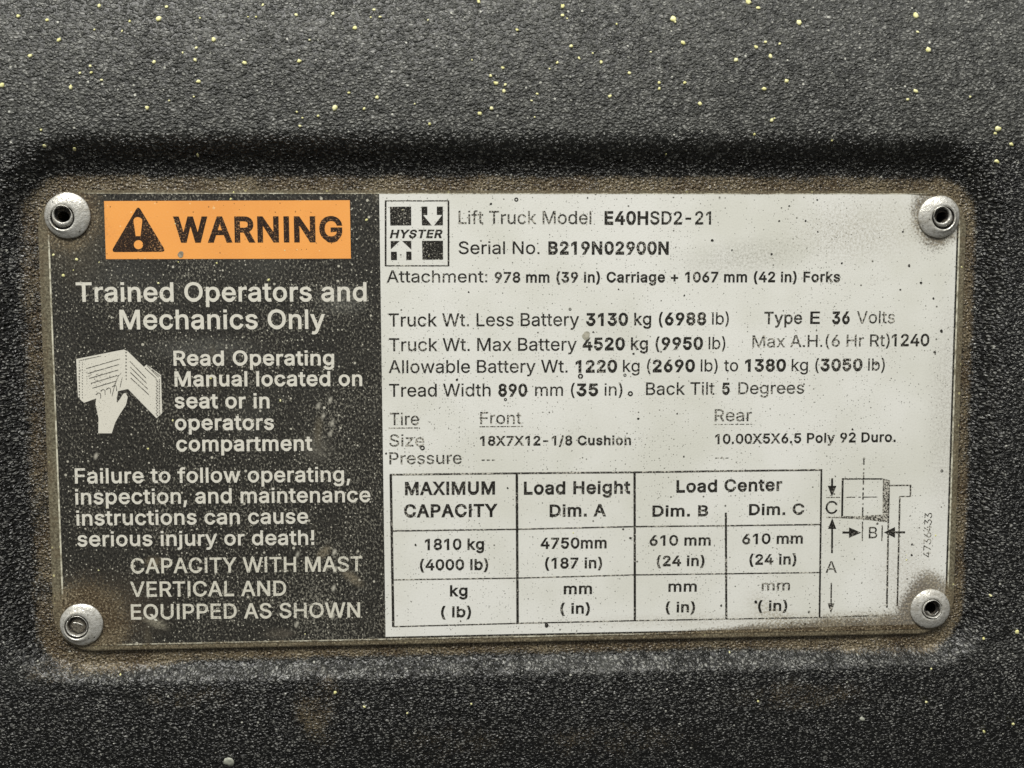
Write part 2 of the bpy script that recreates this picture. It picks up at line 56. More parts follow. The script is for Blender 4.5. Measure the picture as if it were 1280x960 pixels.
def empty(name, u=0, v=0, w=0):
    o = bpy.data.objects.new(name, None); col.objects.link(o); o.location = world3(u, v, w); o.empty_display_size = 0.01
    return o
def tag(o, label=None, cat=None, group=None, kind=None):
    for k, val in (('label', label), ('category', cat), ('group', group), ('kind', kind)):
        if val: o[k] = val
    return o
def link(name, me, mat, parent=None, smooth=False, label=None):
    o = bpy.data.objects.new(name, me); col.objects.link(o)
    if mat: me.materials.append(mat)
    if parent:
        o.parent = parent
        if parent.type == 'EMPTY': o.matrix_parent_inverse = Matrix.Translation(parent.location).inverted()
    if smooth:
        for p in me.polygons: p.use_smooth = True
    if label: o['label'] = label
    return o
def flat(contours, w, mode):
    """triangulated flat mesh; overlapping contours are united ('any'), wound like type ('nz') or punched ('eo')"""
    vs, es = [], []
    for c in contours:
        n = len(vs); m = len(c); vs += [Vector((float(p[0]), float(p[1]))) for p in c]; es += [(n + i, n + (i + 1) % m) for i in range(m)]
    v, _, f, _, _, _ = delaunay_2d_cdt(vs, es, [], 0, 1e-4)
    v = np.array([tuple(p) for p in v]); f = np.array(f); cen = v[f].mean(axis=1)
    total = np.zeros(len(f), int); hit = np.zeros(len(f), bool)
    for c in contours:
        a = np.array(c, float); b = np.roll(a, -1, 0)
        box = (cen[:, 0] > a[:, 0].min()) & (cen[:, 0] < a[:, 0].max()) & (cen[:, 1] > a[:, 1].min()) & (cen[:, 1] < a[:, 1].max()); ii = np.nonzero(box)[0]
        if not len(ii): continue
        x = cen[ii, 0][:, None]; y = cen[ii, 1][:, None]
        up = (a[:, 1] <= y) & (b[:, 1] > y); dn = (a[:, 1] > y) & (b[:, 1] <= y)
        side = (b[:, 0] - a[:, 0]) * (y - a[:, 1]) - (x - a[:, 0]) * (b[:, 1] - a[:, 1])
        wn_ = (up & (side > 0)).sum(1) - (dn & (side < 0)).sum(1)
        total[ii] += wn_; hit[ii] |= wn_ != 0
    keep = hit if mode == 'any' else (total != 0 if mode == 'nz' else None)
    if mode == 'eo':
        cnt = np.zeros(len(f), int)
        for c in contours:
            a = np.array(c, float); b = np.roll(a, -1, 0); x = cen[:, 0][:, None]; y = cen[:, 1][:, None]
            cr = (a[:, 1] <= y) != (b[:, 1] <= y); xi = a[:, 0] + (y - a[:, 1]) * (b[:, 0] - a[:, 0]) / np.where(b[:, 1] == a[:, 1], 1, b[:, 1] - a[:, 1])
            cnt += (cr & (xi > x)).sum(1)
        keep = cnt % 2 == 1
    f = f[keep]; used = np.unique(f); rm = np.full(len(v), -1); rm[used] = np.arange(len(used)); v = v[used]; f = rm[f]
    me = bpy.data.meshes.new('flat'); me.from_pydata([world3(p[0], p[1], w) for p in v], [], f.tolist()); return me
def fill(contours, w, thick=0.0, mode='any'):
    """flat filled mesh (holes by even-odd) from closed contours in u; thick > 0 gives it sides going down"""
    if not thick: return flat(contours, w, mode)
    cu = bpy.data.curves.new('outline', 'CURVE'); cu.dimensions = '2D'; cu.fill_mode = 'BOTH'
    for c in contours:
        s = cu.splines.new('POLY'); s.points.add(len(c) - 1)
        for i, p in enumerate(c): s.points[i].co = (p[0], p[1], 0, 1)
        s.use_cyclic_u = True
    if thick: cu.extrude = thick / 2
    o = bpy.data.objects.new('outline', cu); col.objects.link(o)
    bpy.context.view_layer.update()
    me = bpy.data.meshes.new_from_object(o.evaluated_get(bpy.context.evaluated_depsgraph_get()))
    bpy.data.objects.remove(o); bpy.data.curves.remove(cu)
    n = len(me.vertices); a = np.empty(n * 3, 'f'); me.vertices.foreach_get('co', a); a = a.reshape(-1, 3)
    b = np.empty_like(a); b[:, 0] = a[:, 0] * U; b[:, 1] = -(a[:, 2] + w - thick / 2) * U; b[:, 2] = a[:, 1] * U + ZC
    me.vertices.foreach_set('co', b.ravel())
    me.update()
    return me
def rrect(x0, x1, y0, y1, r, n=12):
    out = []
    for cx, cy, a0 in ((x1 - r, y1 - r, 0), (x0 + r, y1 - r, 90), (x0 + r, y0 + r, 180), (x1 - r, y0 + r, 270)):
        for i in range(n + 1):
            a = math.radians(a0 + 90 * i / n); out.append((cx + r * math.cos(a), cy + r * math.sin(a)))
    return out
def circ(cx, cy, r, n=40, wob=0, seed=0):
    rr = random.Random(seed); ph = [rr.uniform(0, 6.28) for _ in range(3)]
    out = []
    for i in range(n):
        a = 2 * math.pi * i / n; k = 1 + wob * (math.sin(2 * a + ph[0]) + .6 * math.sin(3 * a + ph[1]) + .4 * math.sin(5 * a + ph[2]))
        out.append((cx + r * k * math.cos(a), cy + r * k * math.sin(a)))
    return out
def px(pts, w=0.0): return [tuple(P(x, y, w)) for x, y in pts]
def bar(x0, y0, x1, y1, t, w=0.0):
    """a stroke t wide between two picture points"""
    a, b = P(x0, y0, w), P(x1, y1, w); d = (b - a) / (np.linalg.norm(b - a) + 1e-9); n = np.array([-d[1], d[0]]) * t / 2
    return [tuple(a + n), tuple(b + n), tuple(b - n), tuple(a - n)]
def dashed(x0, y0, x1, y1, t, w, on):
    out = []; s = 0; L = math.hypot(x1 - x0, y1 - y0); i = 0
    while s < L:
        e = min(L, s + on[i % len(on)])
        if i % 2 == 0: out.append(bar(x0 + (x1 - x0) * s / L, y0 + (y1 - y0) * s / L, x0 + (x1 - x0) * e / L, y0 + (y1 - y0) * e / L, t, w))
        s = e; i += 1
    return out
def offs(c, d):
    """push a contour outwards by d (font units)"""
    if not d: return c
    c = [p for i, p in enumerate(c) if p != c[i - 1]]; n = len(c); out = []
    for i in range(n):
        (x0, y0), (x1, y1), (x2, y2) = c[i - 1], c[i], c[(i + 1) % n]
        a = math.hypot(x1 - x0, y1 - y0) or 1; b = math.hypot(x2 - x1, y2 - y1) or 1
        n1 = (-(y1 - y0) / a, (x1 - x0) / a); n2 = (-(y2 - y1) / b, (x2 - x1) / b)
        mx, my = n1[0] + n2[0], n1[1] + n2[1]; k = max(0.35, (mx * mx + my * my) / 2)
        out.append((x1 + mx * d / k, y1 + my * d / k))
    return out
def text(runs, x0, y0, x1, y1, cap, w, shear=0.0, track=-11):
    """contours of a line of lettering whose baseline goes from picture point 0 to 1; runs = [(string, weight)]"""
    if isinstance(runs, str): runs = [(runs, 0)]
    glyphs = []; pen = 0; dm = max(d for _, d in runs)
    for s, d in runs:
        for ch in s:
            adv, cs = GLYPHS[ch]
            for c in cs: glyphs.append([(x + pen + d, (y + d) * 509.0 / (509 + 2 * d) if y >= 0 else y) for x, y in offs([tuple(q) for q in c], d)])
            pen += adv + 2 * d * 0.9 + track
    xs = [p[0] for g in glyphs for p in g]; a, b = min(xs), max(xs)
    A, B = P(x0, y0, w), P(x1, y1, w); C = P(x0, y0 - cap, w)
    ex = (B - A) / (b - a); L = np.linalg.norm(B - A); nrm = np.array([-(B - A)[1], (B - A)[0]]) / L
    h = np.linalg.norm(C - A) / 509.0
    return [[tuple(A + ex * (x - a) + nrm * h * y + (B - A) / L * shear * h * y) for x, y in g] for g in glyphs]

# ------------------------------------------------------------------ materials
class NT:
    def __init__(s, name):
        s.m = bpy.data.materials.new(name); s.m.use_nodes = True; s.t = s.m.node_tree; s.t.nodes.clear()
        s.out = s.n('ShaderNodeOutputMaterial'); s.b = s.n('ShaderNodeBsdfPrincipled'); s.l(s.b.outputs[0], s.out.inputs[0])
        g = s.n('ShaderNodeNewGeometry'); mp = s.n('ShaderNodeVectorMath'); mp.operation = 'SUBTRACT'; s.l(g.outputs['Position'], mp.inputs[0]); mp.inputs[1].default_value = (0, 0, ZC)
        sc = s.n('ShaderNodeVectorMath'); sc.operation = 'SCALE'; s.l(mp.outputs[0], sc.inputs[0]); sc.inputs['Scale'].default_value = 1 / U
        sp = s.n('ShaderNodeSeparateXYZ'); s.l(sc.outputs[0], sp.inputs[0]); s.x, s.d, s.y = sp.outputs
        cb = s.n('ShaderNodeCombineXYZ'); s.l(s.x, cb.inputs[0]); s.l(s.y, cb.inputs[1]); s.p = cb.outputs[0]
    def n(s, t): return s.t.nodes.new(t)
    def l(s, a, b): s.t.links.new(a, b)
    def put(s, sock, v):
        if isinstance(v, bpy.types.NodeSocket): s.l(v, sock)
        elif isinstance(v, (tuple, list)) and len(v) == 3 and len(sock.default_value) == 4: sock.default_value = (*v, 1)
        else: sock.default_value = v
    def m_(s, op, a, b=0.0, c=0.0, clamp=False):
        n = s.n('ShaderNodeMath'); n.operation = op; n.use_clamp = clamp
        s.put(n.inputs[0], a); s.put(n.inputs[1], b)
        if op in ('MULTIPLY_ADD', 'SMOOTH_MIN', 'SMOOTH_MAX'): s.put(n.inputs[2], c)
        return n.outputs[0]
    def mix(s, f, a, b):
        n = s.n('ShaderNodeMix'); n.data_type = 'RGBA'; s.put(n.inputs['Factor'], f)
        s.put(n.inputs[6], a); s.put(n.inputs[7], b); return n.outputs[2]
    def ss(s, v, a, b, lo=0.0, hi=1.0):
        n = s.n('ShaderNodeMapRange'); n.interpolation_type = 'SMOOTHSTEP'; s.put(n.inputs[0], v); s.put(n.inputs[1], a); s.put(n.inputs[2], b)
        n.inputs[3].default_value = lo; n.inputs[4].default_value = hi; return n.outputs[0]
    def mp(s, rot=0, sc=(1, 1), off=(0, 0)):
        n = s.n('ShaderNodeMapping'); s.l(s.p, n.inputs[0]); n.inputs['Rotation'].default_value = (0, 0, math.radians(rot))
        n.inputs['Scale'].default_value = (sc[0], sc[1], 1); n.inputs['Location'].default_value = (off[0], off[1], 0); return n.outputs[0]
    def noise(s, vec, scale, det=2, rough=.5, dist=0):
        n = s.n('ShaderNodeTexNoise'); s.put(n.inputs['Vector'], vec); n.inputs['Scale'].default_value = scale; n.inputs['Detail'].default_value = det
        n.inputs['Roughness'].default_value = rough; n.inputs['Distortion'].default_value = dist; return n.outputs[0]
    def voro(s, vec, scale, feat='F1', rnd=1.0):
        n = s.n('ShaderNodeTexVoronoi'); n.voronoi_dimensions = '2D'; n.feature = feat; s.put(n.inputs['Vector'], vec); n.inputs['Scale'].default_value = scale
        n.inputs['Randomness'].default_value = rnd
        if feat == 'SMOOTH_F1': n.inputs['Smoothness'].default_value = .6
        return n.outputs['Distance'], n.outputs['Color']
    def attr(s, name):
        n = s.n('ShaderNodeAttribute'); n.attribute_name = name; return n.outputs['Fac']
    def spots(s, scale, size, density, off=(0, 0)):
        """mask of small round specks: voronoi cells of which a share is kept"""
        d, c = s.voro(s.mp(off=off), scale); sp = s.n('ShaderNodeSeparateColor'); s.l(c, sp.inputs[0])
        keep = s.m_('LESS_THAN', sp.outputs[0], density)
        rad = s.m_('MULTIPLY', s.m_('MULTIPLY_ADD', sp.outputs[1], .7, .3), size * scale)
        return s.m_('MULTIPLY', keep, s.ss(s.m_('DIVIDE', d, rad), 1.15, .75))
    def blob(s, cx, cy, rx, ry, rot=0):
        q = P(cx, cy); a = math.radians(rot)
        dx = s.m_('SUBTRACT', s.x, q[0]); dy = s.m_('SUBTRACT', s.y, q[1])
        ax = s.m_('DIVIDE', s.m_('ADD', s.m_('MULTIPLY', dx, math.cos(a)), s.m_('MULTIPLY', dy, math.sin(a))), rx)
        ay = s.m_('DIVIDE', s.m_('SUBTRACT', s.m_('MULTIPLY', dy, math.cos(a)), s.m_('MULTIPLY', dx, math.sin(a))), ry)
        return s.ss(s.m_('SQRT', s.m_('ADD', s.m_('MULTIPLY', ax, ax), s.m_('MULTIPLY', ay, ay))), 1.0, .1)
    def done(s, color, rough=.5, metal=0.0, bump=None, dist=0.3, spec=None, strength=1.0):
        s.put(s.b.inputs['Base Color'], color); s.put(s.b.inputs['Roughness'], rough); s.put(s.b.inputs['Metallic'], metal)
        if spec is not None: s.put(s.b.inputs['Specular IOR Level'], spec)
        if bump is not None:
            n = s.n('ShaderNodeBump'); s.l(bump, n.inputs['Height']); n.inputs['Distance'].default_value = dist * U; n.inputs['Strength'].default_value = strength
            s.l(n.outputs[0], s.b.inputs['Normal'])
        return s.m

RIVETS = [  # picture centre, head radius, offset of the collar and of the bore (picture px), collar and bore radius
    dict(c=(85, 269.5), r=28, cen=(-5, 2.5), co=14.5, bo=(-4.5, -1.5), br=9.5, lab='hollow silver rivet at the upper left corner beside the orange banner'),
    dict(c=(1173, 271), r=27, cen=(4, 1.5), co=14.5, bo=(1, -2), br=9.5, lab='hollow silver rivet at the upper right corner of the white panel'),
    dict(c=(102.5, 780), r=27, cen=(-5, 2), co=15, bo=(-4.5, 1), br=11.5, lab='silver rivet with a plugged centre at the lower left corner of the plate'),
    dict(c=(1162, 760.5), r=26.5, cen=(0.5, -1), co=13.5, bo=(1, -1), br=10.5, lab='hollow silver rivet in brown dirt at the lower right corner of the plate'),
]
for r in RIVETS: r['p'] = P(*r['c'])

def plate_dirt(s):
    """brown dirt packed along the plate's edges and around the rivets: 0..1"""
    big = s.noise(s.mp(), .018, 3, .6); fine = s.noise(s.mp(), .35, 2, .7)
    ex = s.m_('SUBTRACT', PW, s.m_('ABSOLUTE', s.x))
    bot = s.m_('ADD', s.y, PH); top = s.m_('SUBTRACT', PH, s.y)
    lo = s.ss(s.m_('DIVIDE', bot, s.m_('MULTIPLY_ADD', s.ss(s.x, 120, 560), 26, 9)), 1.3, .3)
    tp = s.ss(top, 7, 1.5, 0, .75); sd = s.ss(ex, 11, 4, 0, .55)
    f = s.m_('MAXIMUM', s.m_('MAXIMUM', lo, tp), sd)
    for i, r in enumerate(RIVETS):
        v = s.n('ShaderNodeVectorMath'); v.operation = 'DISTANCE'; s.l(s.mp(sc=(1, 1)), v.inputs[0]); v.inputs[1].default_value = (r['p'][0], r['p'][1], 0)
        R = (r['r'] + (34, 30, 58, 40)[i])
        f = s.m_('MAXIMUM', f, s.ss(v.outputs['Value'], R, R - (38, 34, 58, 44)[i], 0, (.9, .75, 1., 1.)[i]))
    f = s.m_('ADD', f, s.m_('MULTIPLY', s.m_('SUBTRACT', big, .5), 1.0))
    f = s.ss(s.m_('ADD', f, s.m_('MULTIPLY', s.m_('SUBTRACT', fine, .5), 1.5)), .22, .85)
    return s.m_('MULTIPLY', f, 1.0, clamp=True)
def dirt_col(s):
    a = s.noise(s.mp(off=(50, 0)), .36, 2, .8); b = s.noise(s.mp(off=(9, 70)), .02, 2)
    c = s.mix(s.ss(b, .35, .65), (.085, .06, .032), (.165, .132, .08))
    return s.mix(s.ss(a, .54, .68, 0, .8), s.mix(s.ss(a, .52, .36, 0, .9), c, (.018, .013, .008)), (.46, .40, .28))

def mat_black_label():
    s = NT('black_label_print')
    fine = s.noise(s.mp(35, (1.0, .7)), .42, 1, .6); fine2 = s.noise(s.mp(off=(300, 90)), .3, 3, .8); big = s.noise(s.mp(off=(10, 5)), .011, 3, .6)
    right = s.ss(s.x, -420, -130); low = s.ss(s.y, 160, -200)
    dens = s.m_('ADD', s.m_('MULTIPLY', s.m_('SUBTRACT', big, .5), .30), s.m_('MULTIPLY', s.m_('MULTIPLY', right, low), .03))
    th = s.m_('SUBTRACT', .60, dens)
    f = s.ss(fine, th, s.m_('ADD', th, .07)); f2 = s.ss(fine2, s.m_('ADD', th, .02), s.m_('ADD', th, .06))
    base = s.mix(s.ss(fine, .35, .55), (.010, .0095, .008), (.030, .028, .023))
    fade = s.noise(s.mp(off=(30, 11)), .008, 2)
    base = s.mix(s.ss(fade, .54, .78, 0, .45), base, (.065, .065, .055))
    c = s.mix(s.m_('MULTIPLY', f, .6), base, (.26, .25, .20)); c = s.mix(s.m_('MULTIPLY', f2, .4), c, (.36, .34, .28))
    st = s.noise(s.mp(-62, (1.1, .25), (8, 2)), .42, 2, .7); c = s.mix(s.m_('MULTIPLY', s.m_('MULTIPLY', s.ss(st, .60, .72), s.m_('MULTIPLY', right, low)), .55), c, (.40, .39, .33))
    c = s.mix(s.m_('MULTIPLY', s.spots(.16, 1.0, .26, (70, 2)), .85), c, (.55, .53, .44)); c = s.mix(s.m_('MULTIPLY', s.spots(.05, 1.9, .2), .8), c, (.55, .53, .44))
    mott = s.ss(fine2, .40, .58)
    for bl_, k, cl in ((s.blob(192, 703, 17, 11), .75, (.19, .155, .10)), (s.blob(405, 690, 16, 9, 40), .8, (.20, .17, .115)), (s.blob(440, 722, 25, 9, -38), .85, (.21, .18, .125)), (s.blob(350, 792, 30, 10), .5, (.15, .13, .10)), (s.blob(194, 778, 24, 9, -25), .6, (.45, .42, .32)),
                       (s.blob(255, 436, 95, 22), .5, (.13, .13, .115)), (s.blob(428, 375, 46, 26), .5, (.16, .16, .14)), (s.blob(395, 560, 26, 30, 60), .5, (.17, .16, .13)), (s.blob(150, 345, 70, 40), .3, (.10, .10, .09)), (s.blob(95, 290, 60, 90), .6, (.11, .095, .065)), (s.blob(120, 765, 120, 70), .7, (.085, .065, .042))):  # pale greys above the pictogram text and at upper right: glare haze painted in
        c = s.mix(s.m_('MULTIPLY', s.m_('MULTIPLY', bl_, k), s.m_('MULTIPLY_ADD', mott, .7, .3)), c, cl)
    for cx, cy, k in ((418, 690, 1), (419, 712, 1), (417, 735, 1), (372, 693, .7), (416, 770, 1), (371, 780, .8), (398, 507, .8), (413, 500, .8), (415, 529, .8), (413, 542, .7), (404, 520, .7), (120, 570, .9)):
        c = s.mix(s.m_('MULTIPLY', s.blob(cx, cy, 3.6, 6.5, -20), .8 * k), c, (.50, .48, .40))
    sm = s.noise(s.mp(30, (1, .35), (77, 3)), .02, 2); c = s.mix(s.ss(sm, .66, .76, 0, .5), c, (.14, .12, .08))
    d = plate_dirt(s); c = s.mix(s.m_('MULTIPLY', d, .9), c, dirt_col(s))
    h = s.m_('ADD', fine, s.m_('MULTIPLY', fine2, .7))
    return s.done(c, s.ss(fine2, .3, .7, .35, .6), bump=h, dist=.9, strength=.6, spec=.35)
def mat_white_label(name='white_label_print', base=(.73, .73, .685), specks=True):
    s = NT(name)
    big = s.noise(s.mp(off=(44, 8)), .006, 3, .6); grime = s.noise(s.mp(30, (1, .5), (5, 66)), .012, 3, .65); fine = s.noise(s.mp(), .45, 2, .8)
    c = s.mix(s.ss(big, .35, .7), base, tuple(k * f for k, f in zip(base, (.88, .88, .84))))
    c = s.mix(s.ss(fine, .4, .75, 0, .14), c, (.30, .28, .23))
    if specks:
        dn = s.ss(grime, .35, .75, .03, .30)
        for sc, sz, k, o in ((.28, .75, .65, (0, 0)), (.16, .95, .8, (31, 7)), (.07, 1.35, .9, (11, 57))):
            d, cc = s.voro(s.mp(off=o), sc); sp = s.n('ShaderNodeSeparateColor'); s.l(cc, sp.inputs[0])
            keep = s.m_('LESS_THAN', sp.outputs[0], s.m_('MULTIPLY', dn, (1.5, .8, .55)[(.28, .16, .07).index(sc)]))
            rad = s.m_('MULTIPLY', s.m_('MULTIPLY_ADD', sp.outputs[1], .6, .4), sz * sc)
            c = s.mix(s.m_('MULTIPLY', s.m_('MULTIPLY', keep, s.ss(s.m_('DIVIDE', d, rad), 1.3, .6)), k), c, (.06, .055, .04))
        # grey smudge under the serial number, brown fan at the lower edge
        blob = s.blob
        mott = s.ss(s.noise(s.mp(off=(3, 3)), .33, 3, .85), .42, .62)
        for b, k, cl in ((blob(930, 322, 120, 34, 6), .42, (.27, .26, .21)), (blob(1060, 300, 80, 50), .2, (.27, .26, .2)), (blob(975, 775, 75, 26, -38), .55, (.24, .20, .11)), (blob(1130, 720, 60, 90), .3, (.3, .26, .19)), (blob(1080, 285, 150, 60), .35, (.33, .30, .22)), (blob(1185, 520, 40, 230), .45, (.36, .34, .3)), (blob(890, 775, 300, 14), .25, (.26, .21, .14)), (blob(1040, 785, 170, 30, 4), .6, (.24, .195, .11))):
            c = s.mix(s.m_('MULTIPLY', s.m_('MULTIPLY', b, k), s.m_('MULTIPLY_ADD', mott, 1.2, .12)), c, cl)
    d = plate_dirt(s); c = s.mix(s.m_('MULTIPLY', d, .85), c, dirt_col(s))
    return s.done(c, .42, bump=fine, dist=.25, strength=.5)
def mat_ink(name, ink, under, wear=.5, seed=0):
    """printed ink, worn through to what lies under it in small flakes"""
    s = NT(name)
    a = s.noise(s.mp(off=(seed, 17)), .42, 2, .7); b = s.noise(s.mp(off=(5, seed)), .02, 2, .6); e = s.noise(s.mp(off=(seed, 3)), .75, 1, .6)
    th = s.m_('SUBTRACT', .47 + .22 * (1 - wear), s.m_('MULTIPLY', s.m_('SUBTRACT', b, .5), .4))
    f = s.m_('MAXIMUM', s.ss(a, th, s.m_('ADD', th, .06)), s.m_('MULTIPLY', s.ss(e, .60, .70), .25 + .5 * wear))
    c = s.mix(s.m_('MULTIPLY', f, .85), ink, under)
    d = plate_dirt(s); c = s.mix(s.m_('MULTIPLY', d, .6), c, dirt_col(s))
    return s.done(c, .55, spec=.2)
def mat_orange():
    s = NT('orange_banner_print')
    big = s.noise(s.mp(), .012, 2); fine = s.noise(s.mp(off=(8, 1)), .45, 2, .8)
    c = s.mix(s.ss(big, .35, .7), (.86, .37, .085), (.80, .33, .075)); c = s.mix(s.ss(fine, .5, .8, 0, .3), c, (.85, .50, .22))
    c = s.mix(s.m_('MULTIPLY', s.spots(.16, .9, .10), .8), c, (.12, .05, .01)); c = s.mix(s.m_('MULTIPLY', s.spots(.07, 1.7, .08, (40, 3)), .6), c, (.9, .65, .33))
    d = plate_dirt(s); c = s.mix(s.m_('MULTIPLY', d, .5), c, dirt_col(s))
    return s.done(c, .45, bump=fine, dist=.25, strength=.5)
def mat_edge():
    s = NT('clear_laminate_edge')
    a = s.noise(s.mp(0, (1, 1)), .3, 3, .75); b = s.noise(s.mp(off=(5, 5)), .05, 2)
    c = s.mix(s.ss(a, .35, .7), (.065, .055, .035), (.24, .22, .15)); c = s.mix(s.ss(b, .5, .7, 0, .5), c, (.13, .10, .06))
    c = s.mix(s.m_('MULTIPLY', s.spots(.1, 1.8, .12), .8), c, (.62, .58, .3))
    d = plate_dirt(s); c = s.mix(s.m_('MULTIPLY', d, .6), c, dirt_col(s))
    return s.done(c, .35, bump=a, dist=.5)
def mat_bead():
    s = NT('worn_label_rim'); a = s.noise(s.mp(), .08, 3, .7); c = s.mix(s.ss(a, .35, .6), (.22, .20, .14), (.62, .60, .48))
    d = plate_dirt(s); c = s.mix(d, c, dirt_col(s)); return s.done(c, .3)
def mat_rivet():
    s = NT('aluminium_rivet'); a = s.noise(s.mp(), .25, 3, .75); b = s.noise(s.mp(off=(9, 9)), .06, 2)
    c = s.mix(s.ss(a, .35, .75), (.69, .68, .63), (.34, .325, .28)); c = s.mix(s.ss(b, .5, .75, 0, .5), c, (.36, .33, .26))
    c = s.mix(s.m_('MULTIPLY', s.spots(.13, 1.1, .22), .85), c, (.07, .06, .05))
    return s.done(c, s.ss(a, .3, .7, .22, .45), metal=.5, bump=a, dist=1.1, strength=.7)
def mat_bore():
    s = NT('grimy_shaded_bore'); a = s.noise(s.mp(), .3, 3, .8)  # grime, plus the darkness of a deep hole put into the colour
    return s.done(s.mix(s.ss(a, .45, .7), (.010, .009, .008), (.10, .08, .055)), .8)
def mat_plug():
    s = NT('grimy_rivet_plug'); a = s.noise(s.mp(), .3, 3, .8)
    return s.done(s.mix(s.ss(a, .35, .7), (.06, .05, .04), (.26, .24, .19)), .55, metal=.3, bump=a, dist=1.0)

def mat_panel():
    s = NT('grained_black_plastic')
    warp = s.n('ShaderNodeVectorMath'); warp.operation = 'ADD'
    nz = s.n('ShaderNodeTexNoise'); s.l(s.p, nz.inputs['Vector']); nz.inputs['Scale'].default_value = .15; nz.inputs['Detail'].default_value = 2
    sub = s.n('ShaderNodeVectorMath'); sub.operation = 'MULTIPLY_ADD'; s.l(nz.outputs['Color'], sub.inputs[0]); sub.inputs[1].default_value = (7, 7, 7); sub.inputs[2].default_value = (-3.5, -3.5, -3.5)
    v0 = s.mp(-32, (.85, 1.2)); s.l(v0, warp.inputs[0]); s.l(sub.outputs[0], warp.inputs[1]); v = warp.outputs[0]
    d2, c2 = s.voro(v, .215, 'F1'); d3, c3 = s.voro(v, .40, 'F1')
    sp = s.n('ShaderNodeSeparateColor'); s.l(c2, sp.inputs[0]); sp3 = s.n('ShaderNodeSeparateColor'); s.l(c3, sp3.inputs[0])
    fine = s.noise(s.mp(off=(4, 4)), .5, 2, .7); mid = s.noise(s.mp(off=(14, 4)), .06, 3, .7); big = s.noise(s.mp(off=(1, 8)), .008, 3, .6)
    dust_sheen = s.attr('dust_sheen'); soil = s.attr('soil'); worn = s.attr('worn')
    base = s.mix(s.ss(fine, .35, .7), (.004, .004, .004), (.011, .011, .010))
    # dry dusty film with sheen painted in, thickest on the shelf above the recess
    df = s.m_('MULTIPLY', dust_sheen, s.ss(mid, .25, .75, .5, 1.15))
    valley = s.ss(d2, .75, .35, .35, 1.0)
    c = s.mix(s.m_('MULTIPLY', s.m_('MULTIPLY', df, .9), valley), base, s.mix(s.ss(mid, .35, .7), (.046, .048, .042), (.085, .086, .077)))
    # scuffed tops of the grain, with bump highlights painted in as pale grey
    pk = s.m_('MULTIPLY', s.ss(d2, .42, .12), s.ss(sp.outputs[0], .45, .9)); pk3 = s.m_('MULTIPLY', s.ss(d3, .40, .12), s.ss(sp3.outputs[1], .6, .95))
    amt = s.m_('MULTIPLY_ADD', s.ss(mid, .3, .7), .5, s.m_('MULTIPLY', big, .6))
    c = s.mix(s.m_('MULTIPLY', s.m_('MULTIPLY', pk, amt), s.m_('MULTIPLY_ADD', dust_sheen, -.1, 1.1)), c, (.30, .30, .275))
    c = s.mix(s.m_('MULTIPLY', s.m_('MULTIPLY', pk3, amt), s.m_('MULTIPLY_ADD', dust_sheen, -.1, .95)), c, (.36, .36, .33))
    c = s.mix(s.m_('MULTIPLY', s.spots(.055, 1.6, .17, (3, 90)), .85), c, (.50, .50, .44))
    c = s.mix(s.m_('MULTIPLY', worn, s.m_('MULTIPLY', s.ss(d3, .55, .2), s.ss(fine, .4, .6))), c, (.30, .30, .28))
    # packed brown soil
    sf = s.m_('MULTIPLY', s.ss(s.m_('ADD', soil, s.m_('ADD', s.m_('MULTIPLY', s.m_('SUBTRACT', mid, .5), .7), s.m_('MULTIPLY', s.m_('SUBTRACT', fine, .5), 1.3))), .2, .8), s.ss(fine, .25, .6, .6, 1))
    c = s.mix(s.m_('MULTIPLY', sf, s.ss(soil, 0, .25)), c, dirt_col(s))
    dome = s.m_('MULTIPLY', s.ss(d2, .58, .02), s.m_('MULTIPLY_ADD', sp.outputs[1], .9, .1)); dome3 = s.m_('MULTIPLY', s.ss(d3, .6, .05), sp3.outputs[0])
    h = s.m_('ADD', dome, s.m_('ADD', s.m_('MULTIPLY', dome3, .35), s.m_('MULTIPLY', fine, .12)))
    hs = s.m_('MULTIPLY', h, s.m_('SUBTRACT', s.m_('MULTIPLY_ADD', soil, -.5, 1.0), s.m_('MULTIPLY', dust_sheen, .28)))
    return s.done(c, s.m_('MULTIPLY_ADD', dust_sheen, .16, .27), bump=hs, dist=3.0, strength=1.0, spec=.40)
def mat_paint(name, c0, c1):
    s = NT(name); a = s.noise(s.mp(), .2, 2); return s.done(s.mix(s.ss(a, .35, .65), c0, c1), .6)

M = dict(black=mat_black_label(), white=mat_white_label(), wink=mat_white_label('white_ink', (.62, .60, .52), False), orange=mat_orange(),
         ink=mat_ink('black_ink', (.012, .011, .009), (.50, .48, .41), .42, 3), faint=mat_ink('faded_black_ink', (.025, .024, .02), (.58, .56, .48), .74, 40),
         line=mat_ink('black_rule_ink', (.02, .018, .015), (.58, .56, .48), .74, 77),
         oink=mat_ink('banner_black_ink', (.022, .012, .008), (.36, .20, .09), .5, 9), oorange=mat_ink('banner_orange_ink', (.86, .37, .085), (.3, .15, .05), .2, 5),
         wwink=mat_ink('lettering_white_ink', (.64, .62, .54), (.09, .085, .07), .24, 21),
         lowink=mat_ink('scratched_white_ink', (.60, .58, .49), (.08, .075, .06), .42, 61),
         edge=mat_edge(), bead=mat_bead(), rivet=mat_rivet(), bore=mat_bore(), plug=mat_plug(), panel=mat_panel(),
         yellow=mat_paint('dried_yellow_paint', (.58, .56, .22), (.72, .70, .40)), pale=mat_paint('dried_pale_paint', (.45, .46, .38), (.30, .31, .26)))

